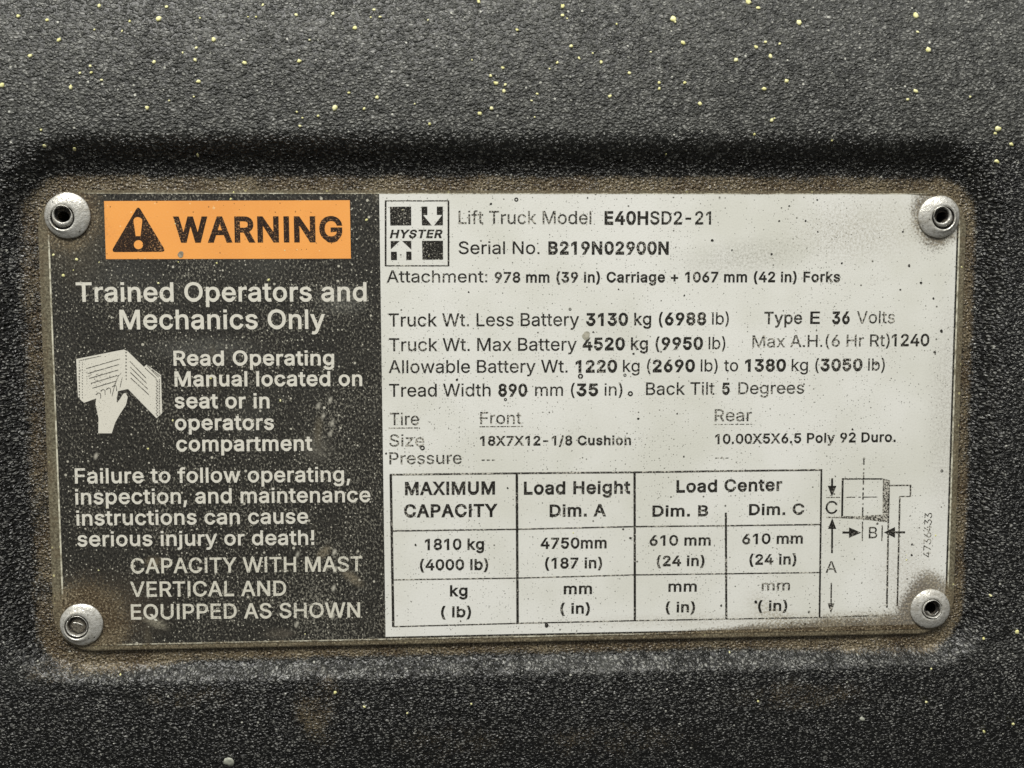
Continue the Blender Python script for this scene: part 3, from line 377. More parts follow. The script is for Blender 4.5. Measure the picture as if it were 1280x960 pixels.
# ------------------------------------------------------------------ moulded plastic panel with the plate's recess
FLOOR = -5.0
def soft(t): t = np.clip(t, 0, 1); return t * t * t * (t * (6 * t - 15) + 10)
def height(x, y):
    ax = np.where(x > 0, (x - 592) / 42.0, (-598 - x) / 56.0); ay = np.where(y > 0, (y - 303) / 62.0, (-304 - y) / 28.0)
    r = 1.3
    s = np.hypot(np.maximum(ax + r, 0), np.maximum(ay + r, 0)) - r + np.minimum(np.maximum(ax + r, ay + r), 0)
    H = 28.0 - 7.0 * soft((-y + 100) / 500)
    h = FLOOR + H * soft(s)
    def fall(t, a, lim): t = np.maximum(t, 0); return np.where(t < lim, a * t * t, a * lim * lim + 2 * a * lim * (t - lim))
    h = h - fall(y - 345, .0011, 190) - fall(-y - 330, .0013, 160) - fall(np.abs(x) - 640, .0006, 200)
    for rv in RIVETS:
        d = np.hypot(x - rv['p'][0], y - rv['p'][1]); h = np.where(d < 14, -32.0, h)
    return h
def height1(x, y): return float(height(np.array(float(x)), np.array(float(y))))
def axis(a, b, step, ext, big): return np.concatenate([np.arange(-ext, a, big), np.arange(a, b, step), np.arange(b, ext + 1, big)])
def build_panel():
    X = axis(-700, 700, 3.0, 2080, 20); Y = axis(-540, 600, 3.0, 1800, 20)
    gx, gy = np.meshgrid(X, Y); h = height(gx, gy); ny, nx = gx.shape
    rng = np.random.default_rng(4)
    def vn(cell):   # smooth value noise over the grid, in picture-like patches
        q = rng.random((int(3800 / cell) + 3, int(4400 / cell) + 3)); fx = (gx + 2100) / cell; fy = (gy + 1820) / cell
        ix = fx.astype(int); iy = fy.astype(int); tx = soft(fx - ix); ty = soft(fy - iy)
        return (q[iy, ix] * (1 - tx) + q[iy, ix + 1] * tx) * (1 - ty) + (q[iy + 1, ix] * (1 - tx) + q[iy + 1, ix + 1] * tx) * ty
    n1 = vn(26) * .6 + vn(9) * .4; n2 = vn(70) * .6 + vn(30) * .4
    # soil: along the plate edge, per side
    dx = np.maximum(np.abs(gx) - PW + 40, 0); dy = np.maximum(np.abs(gy) - PH + 40, 0)
    reach_x = np.where(gx < 0, 27, 16); reach_y = np.where(gy > 0, 19, 17 + 9 * soft((gx - 250) / 300) + 12 * soft((-gx - 380) / 150))
    dd = np.hypot(dx, dy); q = np.maximum(dd - 40, 0) * np.hypot(dx / reach_x, dy / reach_y) / np.maximum(dd, 1e-3); soil = soft((1.5 - q) / 1.1) * (.55 + .7 * n1) * np.where(gy < -PH, 1.0, .85) * (1 - .35 * soft((-gx - PW + 5) / 10) * soft((gy + PH) / 60))
    # a brown run and a scuff below the recess
    a = P(400, 885); soil = np.maximum(soil, .48 * soft(1.3 - np.hypot((gx - a[0]) / 42, (gy - a[1]) / 72)) * (.25 + n1))
    for cx, cy, rx, ry, k in ((990, 865, 150, 34, .30), (770, 925, 170, 40, .30), (560, 930, 120, 45, .26), (240, 865, 120, 25, .24), (70, 835, 45, 22, .5)):
        a = P(cx, cy); soil = np.maximum(soil, k * soft(1.2 - np.hypot((gx - a[0]) / rx, (gy - a[1]) / ry)) * (.4 + n1))
    dust_sheen = soft((gy - 322) / 60) * (.55 + .7 * n2) + .10 * n2 + .38 * soft((-gy - 292) / 12) * soft((gy + 338) / 26) * (.4 + n1) + .18 * np.exp(-((gy - 372) / 16.0) ** 2)  # dusty shelf and lip; the narrow band above the rim is painted sheen
    dust_sheen = dust_sheen + .45 * soft((gx - 630) / 60) * soft((gy + 100) / 300)
    for cx, cy, rx, ry, k in ((1160, 40, 40, 80, .45), (755, 832, 16, 22, .6), (40, 150, 70, 70, .35)):
        a = P(cx, cy); dust_sheen = dust_sheen + k * soft(1.2 - np.hypot((gx - a[0]) / rx, (gy - a[1]) / ry))
    # worn rim below the plate
    wl = 1.2 * np.exp(-((gy + 322 + 8 * (n2 - .5)) / 4.5) ** 2) * soft((gx + 560) / 300) * soft((620 - gx) / 120) * soft(n1 * 2.4 - .7)
    v = np.stack([gx * U, -h * U, gy * U + ZC], -1).reshape(-1, 3)
    idx = np.arange(nx * ny).reshape(ny, nx)
    f = np.stack([idx[:-1, :-1], idx[:-1, 1:], idx[1:, 1:], idx[1:, :-1]], -1).reshape(-1, 4)
    ring = np.concatenate([idx[0, :], idx[1:, -1], idx[-1, -2::-1], idx[-2:0:-1, 0]]); m = len(ring); b = v[ring].copy(); b[:, 1] = 1200 * U
    sk = np.stack([ring, nx * ny + np.arange(m), nx * ny + (np.arange(m) + 1) % m, np.roll(ring, -1)], -1)
    me = bpy.data.meshes.new('moulded_panel')
    me.from_pydata(np.vstack([v, b]).tolist(), [], f.tolist() + sk.tolist() + [(nx * ny + np.arange(m))[::-1].tolist()])
    for name, arr in (('dust_sheen', dust_sheen), ('soil', soil), ('worn', wl)):
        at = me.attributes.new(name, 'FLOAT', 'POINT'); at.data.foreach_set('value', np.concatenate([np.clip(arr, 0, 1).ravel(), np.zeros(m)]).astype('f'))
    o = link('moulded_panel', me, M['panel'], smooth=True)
    return tag(o, 'grained black plastic panel with a shallow recess holding the data plate', 'panel', kind='structure')
panel = build_panel()

# specks of dried paint on the panel
def droplets(name, pts, mat, parent, on_plate=False, seed=1):
    rr = random.Random(seed); V, F = [], []
    for x, y, r in pts:
        u, v = P(x, y, 8.0 if not on_plate else 0)
        if not on_plate: u, v = P(x, y, height1(u, v))
        n = 10; rr_ = [r * rr.uniform(.75, 1.2) for _ in range(n)]; el = rr.uniform(.7, 1); an = rr.uniform(0, 3.1)
        base = len(V)
        for k, hh in ((1.0, 0.0), (.8, .5), (.35, .8)):
            for i in range(n):
                a = 2 * math.pi * i / n; ex, ey = rr_[i] * k * math.cos(a), rr_[i] * k * math.sin(a) * el
                X = u + ex * math.cos(an) - ey * math.sin(an); Y = v + ex * math.sin(an) + ey * math.cos(an)
                z = (height1(X, Y) if not on_plate else .15) + hh * min(r, 3) * .45 + (.6 if not on_plate else 0)
                V.append(world3(X, Y, z - (1.2 if hh == 0 and not on_plate else 0)))
        for k in range(2):
            for i in range(n): F.append((base + k * n + i, base + k * n + (i + 1) % n, base + (k + 1) * n + (i + 1) % n, base + (k + 1) * n + i))
        F.append([base + 2 * n + i for i in range(n)])
    me = bpy.data.meshes.new(name); me.from_pydata(V, [], F); return link(name, me, mat, parent, True)
A = [(45,40,4.5),(117,50,4),(147,100,5.5),(75,140,5),(5,213,6),(177,218,6),(200,183,3.5),(228,182,4),(226,165,3.5),(254,200,4),(368,270,5),(385,155,5),(397,47,7),(416,17,4.5),(324,53,3.5),(305,78,3),(247,14,4.5),(488,150,5),(491,120,4),(457,132,3),(496,204,5.5),(534,99,5.5),(500,45,3),(611,157,6),(657,12,4),(740,37,4.5),(748,153,5),(774,100,3),(832,34,4.5),(888,70,6),(935,24,4),(950,42,4),(927,43,3),(837,270,7),(943,244,5),(910,272,4),(872,232,4),(750,315,4),(742,280,3),(756,295,3),(795,290,3.5),(1197,4,6),(1180,150,3),(1257,170,4.5),(1227,190,4.5),(1240,208,6),(1263,212,4.5),(1260,228,4.5),(1199,284,5),(1229,271,5),(1074,310,4),(110,365,4),(186,373,4.5),(103,325,3),(494,388,3.5),(236,74,3),(485,242,3),(620,42,3),(640,42,3),(423,252,3),(1037,260,2.5),(1070,50,3)]
B = [(127,15,5.5),(127,38,4.5),(138,46,3),(148,115,5),(113,157,4.5),(94,172,3),(168,146,4),(202,133,3),(223,156,4.5),(293,183,4.5),(245,241,5),(63,235,3.5),(49,252,3.5),(13,75,4.5),(404,48,8),(408,54,4),(428,107,6.5),(368,207,4.5),(368,222,4),(432,207,4.5),(470,260,5),(592,4,8),(616,19,6),(719,56,7),(610,118,5),(634,105,4),(669,110,4),(646,141,6),(560,150,6),(630,222,5.5),(686,202,5.5),(656,296,3),(649,301,5),(606,336,3.5),(1010,38,7.5),(1014,80,4),(1041,124,7),(1009,228,6.5),(989,249,3.5),(1145,242,3),(1215,322,7.5),(1208,334,4.5),(1248,361,6),(1212,404,6.5),(385,386,2.5),(800,352,3),(262,60,3),(347,130,3),(57,293,3)]
C = [(1262,140,6),(1253,370,4.5),(1180,389,5),(615,313,3.5),(1035,315,3.5),(543,190,3),(1048,232,3),(1180,157,3.5),(1198,50,3.5),(1196,48,3)]
D = [(838,291,4.5),(911,327,4),(1018,343,3),(1178,320,3),(302,245,3)]
sp = [(x/2, y/2, r/2) for x, y, r in A] + [(640+x/2, y/2, r/2) for x, y, r in B] + [(640+x/2, 720+y/2, r/2) for x, y, r in C] + [(x/2, 720+y/2, r/2) for x, y, r in D]
sp.sort(key=lambda q: -q[2])
for i, q in enumerate(sp[:98]): droplets('paint_drop', [(q[0], q[1], q[2] * 1.12)], M['yellow'], panel, seed=30 + i)
tag(droplets('paint_spatter', sp[98:], M['yellow'], panel, seed=3), kind='stuff')
for i, q in enumerate([(286, 953, 7), (1078, 899, 4)]): droplets('pale_drop', [q], M['pale'], panel, seed=5 + i)

# ------------------------------------------------------------------ the data plate
plate = tag(empty('data_plate', 0, -PH, FLOOR), 'wide rectangular black and white data plate with an orange banner, riveted in the panel recess', 'data plate')
holes = [circ(r['p'][0], r['p'][1], 13) for r in RIVETS]
me = fill([rrect(-PW, PW, -PH, PH, 48)] + holes, -.5, 4.7); link('backing_sheet', me, M['edge'], plate)
me = fill([rrect(-PW + 1.2, PW - 1.2, -PH + 1.2, PH - 1.2, 47)] + holes, 0.0, .5); link('clear_border', me, M['edge'], plate)
LI, RI, TI, BI = -PW + 13.5, PW - 9.5, PH - 4.5, -PH + 8
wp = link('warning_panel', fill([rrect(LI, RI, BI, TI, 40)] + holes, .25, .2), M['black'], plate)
o_, i_ = rrect(LI - 1.9, RI + 1.9, BI - 1.6, TI + 1.2, 41), rrect(LI, RI, BI, TI, 40)
link('label_rim', fill([o_, i_], .55, .5), M['bead'], plate)
W1, W2, W3 = .45, .6, .75
q = P(1199, 243), P(1184, 782)
wl_ = px([(474, 242.2), (640, 241.3), (900, 242), (1130, 242.5)], W1)
cxr = RI - 2.5
arc = [(cxr - 42 + 42 * math.sin(math.radians(a)), TI - 2 - 42 + 42 * math.cos(math.radians(a))) for a in range(0, 91, 10)]
arc2 = [(cxr - 42 + 42 * math.cos(math.radians(a)), -276 + 42 - 42 * math.sin(math.radians(a))) for a in range(0, 91, 10)]
spec = link('specification_panel', fill([wl_ + arc + arc2 + px([(900, 787.5), (640, 792.5), (482, 796)], W1)] + [holes[1], holes[3]], W1, .1), M['white'], plate)

def T(parent, name, mat, label, *specs, w=W2, **kw):
    cs = []
    for sp_ in specs:
        if isinstance(sp_, list): cs += sp_
        else: cs += text(*sp_, w, **kw)
    # filled glyph by glyph so overlapping letters never cancel out
    return link(name, fill(cs, w, mode='nz'), M[mat], parent, label=label)

# orange banner
bn = link('warning_banner', fill([px([(130, 251.3), (437.2, 250.3), (438.6, 323.2), (132.4, 323.9)], .4)], .4, .1), M['orange'], plate)
def rpoly(pts, r, n=5):
    out = []; N = len(pts)
    for i in range(N):
        p0, p1, p2 = map(np.array, (pts[i - 1], pts[i], pts[(i + 1) % N]))
        a = p1 + (p0 - p1) / np.linalg.norm(p0 - p1) * r; b = p1 + (p2 - p1) / np.linalg.norm(p2 - p1) * r
        for k in range(n + 1):
            t = k / n; out.append(tuple(a * (1 - t) ** 2 + p1 * 2 * t * (1 - t) + b * t * t))
    return out
tri = px(rpoly([(172.8, 257), (207.5, 314.6), (138.6, 315)], 6), W2)
exc = px([(167, 274), (168.5, 272), (172, 271), (175.5, 272), (177.6, 274), (177.8, 277), (175.6, 295), (169.6, 295.2), (166.8, 277)], W2)
dot = px(circ(173, 305.7, 5.8, 20), W2)
link('warning_triangle', fill([tri, exc, dot], W2, mode='eo'), M['oink'], bn)
T(bn, 'banner_lettering', 'oink', None, ([('WARNING', 26)], 217.2, 301.8, 428.2, 301.2, 31.2))

link('resin_drop', fill([px(circ(225.8, 318, 3.8, 20, .1, 5), W3)], W3, .1), mat_paint('grey_banner_drop', (.20, .17, .12), (.34, .30, .22)), bn)
# white lettering on the black half
def wl(s, d, *a, m='wwink', lab=None): T(wp, 'text_line', m, lab or 'line of white lettering reading ' + s, ([(s, d)], *a))
wl('Trained Operators and', 14, 95.2, 376.7, 458.3, 376.2, 23.8)
wl('Mechanics Only', 14, 149.7, 411.2, 406.5, 410.6, 24)
wl('Read Operating', 18, 217, 456.7, 417.8, 456.2, 18.4)
wl('Manual located on', 18, 218.3, 482.6, 452.8, 482, 18.4)
wl('seat or in', 18, 218.3, 510, 337, 509.8, 18.4)
wl('operators', 18, 218.8, 537.4, 342.5, 536.8, 18.4)
wl('compartment', 18, 220.4, 563.8, 390.6, 562.9, 18.4)
wl('Failure to follow operating,', 14, 93.8, 604, 438, 601.8, 18.6)
wl('inspection, and maintenance', 14, 94.4, 630.2, 463, 627.2, 18.6)
wl('instructions can cause', 14, 95.8, 656.6, 385.2, 654, 18.4)
wl('serious injury or death!', 14, 96.8, 682.8, 392.8, 680.6, 18.2)
wl('CAPACITY WITH MAST', 12, 163.5, 716.6, 453.2, 713.8, 18.8, m='lowink')
wl('VERTICAL AND', 12, 162.8, 745.8, 357.8, 744.4, 18.8, m='lowink')
wl('EQUIPPED AS SHOWN', 12, 163.8, 774.2, 450.2, 771.4, 18.8, m='lowink')

# pictogram: a hand on an open manual
pic = tag(empty('manual_pictogram'), 'white drawing of a hand pointing at an open manual'); pic.parent = plate; pic.matrix_parent_inverse = plate.matrix_basis.inverted() if False else Matrix.Translation(plate.location).inverted()
pic.location = plate.location
def z(pts): return px([(85 + x / 8.0, 430 + y / 8.0) for x, y in pts], W1)
def zb(x0, y0, x1, y1, t, w=W3): return bar(85 + x0 / 8, 430 + y0 / 8, 85 + x1 / 8, 430 + y1 / 8, t / 8, w)
book = z([(82, 150), (330, 100), (560, 55), (600, 75), (760, 230), (785, 205), (930, 310), (942, 690), (905, 725), (885, 742), (600, 450), (525, 466), (430, 490), (160, 588), (128, 560), (100, 530), (90, 350)])
bk = link('manual_book', fill([book], W1), M['wwink'], pic)
hand = z([(303, 893), (305, 740), (275, 600), (285, 520), (310, 482), (345, 478), (362, 462), (392, 462), (410, 440), (440, 436), (455, 420), (500, 340), (520, 300), (545, 300), (548, 330), (520, 430), (488, 540), (490, 580), (510, 560), (545, 500), (575, 488), (598, 530), (580, 610), (520, 700), (470, 790), (438, 893)])
link('pointing_hand', fill([hand], W2), M['wwink'], pic)
ln = []
for i in range(5): ln.append(zb(180 + i * 16, 245 + i * 49, 518 - i * 8, 148 + i * 55, 5.5))
for i in range(4): ln.append(zb(618 + i * 3, 172 + i * 56, 778 + i * 10, 338 + i * 56, 7))
for k in range(13): ln += [zb(112, 170 + k * 30, 112, 184 + k * 30, 9), zb(143, 195 + k * 28, 143, 206 + k * 28, 6)]
for k in range(9): ln.append(zb(578, 78 + k * 33, 582, 90 + k * 33, 12))
for k in range(22): ln += [zb(878 + (k % 2) * 8, 355 + k * 17, 892 + (k % 2) * 8, 362 + k * 17, 8), zb(908, 350 + k * 17, 918, 358 + k * 17, 7)]
ln += [zb(108, 166, 330, 118, 5), zb(790, 215, 905, 330, 6), zb(770, 240, 885, 345, 6), zb(840, 255, 925, 325, 5)]
for x, y in ((280, 505), (325, 470), (380, 455), (440, 430)): ln += [zb(x, y, x + 25, y - 18, 7), zb(x + 25, y - 18, x + 45, y - 8, 7), zb(x + 45, y - 8, x + 46, y + 40, 6)]
ln += [zb(440, 520, 462, 430, 6), zb(462, 430, 500, 320, 6), zb(500, 320, 530, 292, 6), zb(520, 430, 542, 330, 5), zb(492, 580, 505, 470, 12), zb(505, 565, 545, 500, 7), zb(545, 500, 560, 475, 9)]
link('page_rules', fill([l_ for l_ in ln], W3), mat_ink('pictogram_lines', (.05, .047, .04), (.60, .58, .50), .6, 90), pic)

# emblem on the white half
em = tag(empty('maker_emblem'), 'square emblem of four dark blocks with two arrows and slanted lettering'); em.parent = plate; em.matrix_parent_inverse = Matrix.Translation(plate.location).inverted(); em.location = plate.location
def ring4(x0, y0, x1, y1, tx, ty, w):
    return [bar(x0, y0, x1, y0, ty, w), bar(x0, y1, x1, y1, ty, w), bar(x0, y0 - .5, x0, y1 + .5, tx, w), bar(x1, y0 - .5, x1, y1 + .5, tx, w)]
link('emblem_frame', fill(ring4(482, 251, 560.6, 332.2, 2.2, 1.5, W2)[:2] , W2), M['line'], em)
link('emblem_frame', fill(ring4(482, 251, 560.6, 332.2, 2.2, 1.5, W2)[2:], W2 + .05), M['ink'], em)
blk = [px([(487.3, 258.4), (513.9, 258.2), (514.1, 281.7), (487.9, 281.9)], W2)]
link('emblem_block', fill(blk, W2), M['ink'], em)
link('emblem_block', fill([px([(526.9, 258.2), (534.2, 258.2), (534.2, 268.6), (528.8, 268.6), (539.6, 281.7), (527.4, 281.8), (527.1, 268.6)], W2),
    px([(546, 258.2), (553.5, 258.2), (553.7, 281.6), (542.6, 281.7), (552.8, 268.6), (546, 268.6)], W2)], W2), M['ink'], em)
link('emblem_block', fill([px([(488.3, 301.2), (499.6, 301.2), (488.5, 311.6)], W2), px([(502.6, 301.2), (514.1, 301.1), (514.2, 312), ], W2),
    px([(488.6, 314.6), (496, 314.6), (496.2, 325), (488.8, 325.1)], W2), px([(507.8, 314.4), (514.3, 314.4), (514.4, 324.9), (507.9, 325)], W2)], W2), M['ink'], em)
link('emblem_block', fill([px([(527.5, 301), (553.7, 300.9), (553.9, 324.4), (528, 324.6)], W2)], W2), M['ink'], em)
T(em, 'emblem_lettering', 'ink', None, ([('HYSTER', 30)], 487.2, 297.3, 552.4, 297.1, 10.2), shear=.25)

# black lettering on the white half
def bl(runs, *a, m='ink', lab=None, par=spec):
    if isinstance(runs, str): runs = [(runs, 0)]
    T(par, 'text_line', m, lab or 'line of black lettering reading ' + ''.join(s for s, _ in runs), (runs, *a))
R, S, Bd = 6, 14, 30
bl([('Lift Truck Model', R)], 573.2, 279.8, 739.2, 280, 16.4, m='faint')
bl([('E40H', Bd), ('SD2-21', 15)], 755.6, 280.2, 888.8, 280.3, 16.4, lab='bold model number in the top line')
bl([('Serial No.', R)], 573.2, 317.4, 674.4, 317.4, 15.8)
bl([('B219N02900N', Bd)], 685.4, 317.4, 835.9, 317.5, 15.8, lab='bold serial number in the second line')
bl([('Attachment:', R)], 483.4, 352.9, 609, 352.9, 15)
bl([('978 mm (39 in) Carriage + 1067 mm (42 in) Forks', 24)], 618.3, 352.9, 1050, 352.2, 13)
bl([('Truck Wt. Less Battery', R)], 485.8, 408.1, 723.9, 407.3, 16.4)
bl([('3130', Bd), (' kg (', S), ('6988', Bd), (' lb)', R)], 732.4, 406.7, 911, 405.4, 15.4)
bl([('Type', S)], 955.2, 404.9, 1002.6, 404.6, 15.3, m='faint'); bl([('E', 12)], 1012.6, 404.6, 1024.8, 404.6, 15.3)
bl([('36', Bd)], 1039.8, 404.6, 1062.2, 404.4, 15.3); bl([('Volts', R)], 1070.8, 404.2, 1118.6, 403.8, 15.3, m='faint')
bl([('Truck Wt. Max Battery', R)], 486.3, 438.9, 720.9, 438.1, 16.2)
bl([('4520', Bd), (' kg (', S), ('9950', Bd), (' lb)', R)], 728.2, 437.4, 906.6, 436.2, 15.4)
bl([('Max A.H.(6 Hr Rt)', R)], 940.5, 434.2, 1112, 432.6, 15, m='faint'); bl([('1240', 18)], 1114.4, 432.5, 1161.5, 432.2, 15)
bl([('Allowable Battery Wt.', R)], 485.8, 466.2, 709.4, 465.5, 16)
bl([('1220', Bd), (' kg (', R), ('2690', Bd), (' lb) to ', R), ('1380', Bd), (' kg (', R), ('3050', Bd), (' lb)', R)], 719.4, 465.2, 1105.9, 462.9, 15.2)
bl([('Tread Width', R)], 486.3, 495.8, 613.3, 495.2, 16); bl([('890', Bd)], 622.8, 495, 659, 494.9, 15.4)
bl([('mm (', R), ('35', Bd), (' in)', R)], 668.8, 494.8, 778, 494.2, 15.2)
bl([('Back Tilt', R)], 807.4, 493.6, 893.1, 493.1, 15.6); bl([('5', Bd)], 902.4, 492.8, 912.2, 492.8, 14.6)
bl([('Degrees', R)], 922.8, 492.6, 1005, 491.9, 15, m='faint')
bl([('Tire', R)], 487.3, 531.3, 523.8, 531.2, 15.4, m='faint'); bl([('Front', R)], 600.2, 529.9, 651.8, 529.7, 15, m='faint'); bl([('Rear', R)], 893.2, 526.5, 939.8, 526.2, 15, m='faint')
link('underline', fill(dashed(485.6, 535.2, 525, 534.8, 1.3, W2, [5, 1, 9, 1]), W2), M['line'], spec)
link('underline', fill(dashed(599.4, 533.4, 654, 533, 1.3, W2, [7, 1, 4, 1]), W2), M['line'], spec)
link('underline', fill(dashed(892, 530.6, 940.4, 530.2, 1.0, W2, [4, 1.5, 6, 2]), W2), M['faint'], spec)
bl([('Size', R)], 486.6, 558, 530.3, 557.9, 15, m='faint'); bl([('18X7X12-1/8 Cushion', 25)], 600, 556.8, 788.8, 555.9, 11.8)
bl([('10.00X5X6.5 Poly 92 Duro.', 22)], 893.8, 554.8, 1119.5, 552, 12.2)
bl([('Pressure', R)], 486.7, 580.3, 577.2, 579.6, 15, m='faint')
link('dash_row', fill([bar(602 + k * 6.4, 575.2, 606 + k * 6.4, 575.1, 1.5, W2) for k in range(3)], W2), M['faint'], spec)
link('dash_row', fill([bar(894 + k * 6, 572.6, 898.6 + k * 6, 572.5, 1.2, W2) for k in range(3)], W2), M['faint'], spec)

# capacity table
tb = tag(empty('capacity_table'), 'ruled capacity table of three rows and four columns'); tb.parent = plate; tb.matrix_parent_inverse = Matrix.Translation(plate.location).inverted(); tb.location = plate.location
HL = [((487.6, 593.4), (646, 591.6), (793, 590.4), (910, 588.7), (1028, 587.4), 2.4), ((489.5, 663.7), (646.4, 661.6), (793.3, 658.2), (907, 657.2), (1026, 655.6), 1.9),
      ((490.2, 724.8), (646.6, 722.6), (793.4, 718.6), (907.6, 717.2), (1025, 715.6), 1.7), ((490.8, 783.4), (646.8, 779.2), (793.5, 775.8), (907.8, 773.8), (1024.5, 771.8), (1112, 768.8), 1.7)]
for L_ in HL:
    up, dn = [], []
    for a in L_[:-1]:
        q = P(a[0], a[1], W2); up.append((q[0], q[1] + L_[-1] / 2)); dn.append((q[0], q[1] - L_[-1] / 2))
    link('row_rule', fill([up + dn[::-1]], W2), M['line'], tb)
for l_ in (bar(488.4, 593, 491.6, 783.5, 3.2, W2), bar(646, 592, 647, 779.5, 3.2, W2), bar(793.2, 590, 793.6, 776, 3.0, W2), bar(907.3, 640.8, 907.9, 773.8, 2.8, W2), bar(1026.8, 587.4, 1024.4, 772, 2.4, W2)): link('column_rule', fill([l_], W2 + .06), M['ink'], tb)
def tt(s, d, *a, m='ink'): T(tb, 'text_line', m, 'table lettering reading ' + s, ([(s, d)], *a))
tt('MAXIMUM', 27, 506.2, 618.3, 618.8, 617.4, 16); tt('CAPACITY', 27, 505, 646.2, 622, 645.4, 15.8)
tt('1810 kg', 23, 531, 687.2, 605, 686.8, 13.8); tt('(4000 lb)', 23, 524.8, 712.6, 610.2, 712, 13.4)
tt('kg', 23, 562.4, 745, 584.4, 744.8, 13.6); tt('( lb)', 23, 551.2, 771.4, 588.9, 771, 13.4)
tt('Load Height', 24, 654.8, 617.8, 788, 616.4, 15.8); tt('Dim. A', 24, 687, 645.6, 757.7, 644.8, 15)
tt('4750mm', 23, 675.6, 685.6, 758.3, 684.9, 13.4); tt('(187 in)', 23, 681.2, 710.4, 752.6, 709.8, 13.2)
tt('mm', 21, 704.6, 742.4, 740, 742, 13.2); tt('( in)', 23, 700.4, 767, 737.4, 766.4, 13)
tt('Load Center', 24, 845.5, 615.4, 977.8, 613, 15.2); tt('Dim. B', 23, 815.4, 645.4, 885.2, 644.9, 13.6); tt('Dim. C', 23, 936.2, 643.6, 1005.4, 642.8, 13.6)
tt('610 mm', 21, 811.8, 681.8, 888.4, 681.4, 12.8); tt('(24 in)', 23, 820.8, 707.4, 880.6, 707, 12.8)
tt('610 mm', 21, 927.6, 680, 1003.5, 679, 12.8); tt('(24 in)', 23, 936.6, 705.6, 995.4, 705, 12.8)
tt('mm', 17, 835.4, 739.4, 870.9, 739.2, 13); tt('( in)', 22, 832, 765.2, 868.8, 764.8, 12.8)
tt('mm', 13, 952, 738, 987.4, 737.6, 12.4, m='faint'); tt('( in)', 22, 947.4, 763.4, 984, 763, 12.6)

# load diagram
dg = tag(empty('load_diagram'), 'line drawing of a load on a fork with arrows lettered A, B and C'); dg.parent = plate; dg.matrix_parent_inverse = Matrix.Translation(plate.location).inverted(); dg.location = plate.location
link('load_outline', fill([bar(1053.6, 598.6, 1103, 598.6, 1.8, W2), bar(1053.4, 597.7, 1052.6, 647.4, 2.6, W2)], W2), M['ink'], dg)
link('fork_carriage', fill([px([(1052.4, 645.2), (1070, 645.2), (1103, 643.2), (1103.6, 598.2), (1111.8, 600.2), (1111.4, 640), (1110, 652.4), (1104, 652.4), (1090, 650.4), (1070, 648.6), (1052.4, 647.8)], W2)], W2 + .04), mat_ink('hatched_ink', (.04, .037, .03), (.60, .58, .50), .9, 33), dg)
link('mast_outline', fill([bar(1111.6, 606.9, 1138.8, 606.6, 1.8, W2), bar(1138.2, 606, 1138, 621, 2.2, W2), bar(1138, 620.4, 1124, 620.6, 1.5, W2)], W2), M['line'], dg)
link('mast_outline', fill([bar(1110.6, 640, 1108.6, 759.5, 2.3, W2), bar(1124.8, 620.6, 1121.6, 757, 2.2, W2), bar(1111.8, 600, 1110.8, 645, 1.6, W2 )], W2 + .08), M['line'], dg)
link('centre_line', fill(dashed(1080, 572, 1078.2, 645, 1.9, W2, [9, 4.5, 2, 3, 15, 4, 3, 3]) + [bar(1078.2, 652, 1077.8, 676, 1.7, W2)] + dashed(1033, 621.8, 1101.5, 621.2, 1.2, W2, [17, 8, 11, 4, 3, 3]), W2), M['line'], dg)
link('dimension_line', fill([bar(1033.2, 646.6, 1053.6, 646.9, 1.4, W2)], W2 + .1), M['line'], dg)
link('dimension_line', fill([bar(1102.9, 656.6, 1102.4, 676, 1.8, W2)], W2), M['line'], dg)
def arrow(x0, y0, x1, y1, t, hl, hw):
    d = np.array([x1 - x0, y1 - y0], float); L = np.linalg.norm(d); d /= L; n = np.array([-d[1], d[0]]); a = np.array([x0, y0]); b = a + d * (L - hl); c = np.array([x1, y1])
    return [px([tuple(q) for q in (a + n * t / 2, b + n * t / 2, b + n * hw / 2, c, b - n * hw / 2, b - n * t / 2, a - n * t / 2)], W2)]
link('arrow', fill(arrow(1040.2, 597.6, 1039.9, 620.8, 2.6, 13.6, 11), W2), M['ink'], dg)
link('arrow', fill(arrow(1040, 691.4, 1040.3, 647.6, 2.4, 13.5, 10.4), W2), M['ink'], dg)
link('arrow', fill(arrow(1039.2, 728.6, 1038.6, 767, 1.8, 13, 8.6), W2), M['line'], dg)
link('arrow', fill(arrow(1053, 665.6, 1076.6, 665.8, 2.6, 15.4, 13), W2), M['ink'], dg)
link('arrow', fill(arrow(1131.4, 665.3, 1104.8, 665.4, 2.4, 14, 13.4), W2 + .12), M['ink'], dg)
T(dg, 'text_line', 'ink', 'letter C between two arrows', ([('C', 4)], 1031.9, 642.2, 1046.6, 642, 15.8))
T(dg, 'text_line', 'line', 'letter A between two arrows', ([('A', 4)], 1031.8, 716, 1046, 715.8, 14.4))
T(dg, 'text_line', 'ink', 'letter B between two arrows', ([('B', 4)], 1085.8, 672.8, 1096.4, 672.7, 14.2))
T(spec, 'text_line', 'faint', 'small number printed upwards beside the drawing', (([('4736433', 2)], 1163.2, 696.5, 1165.2, 641, 9.4)))

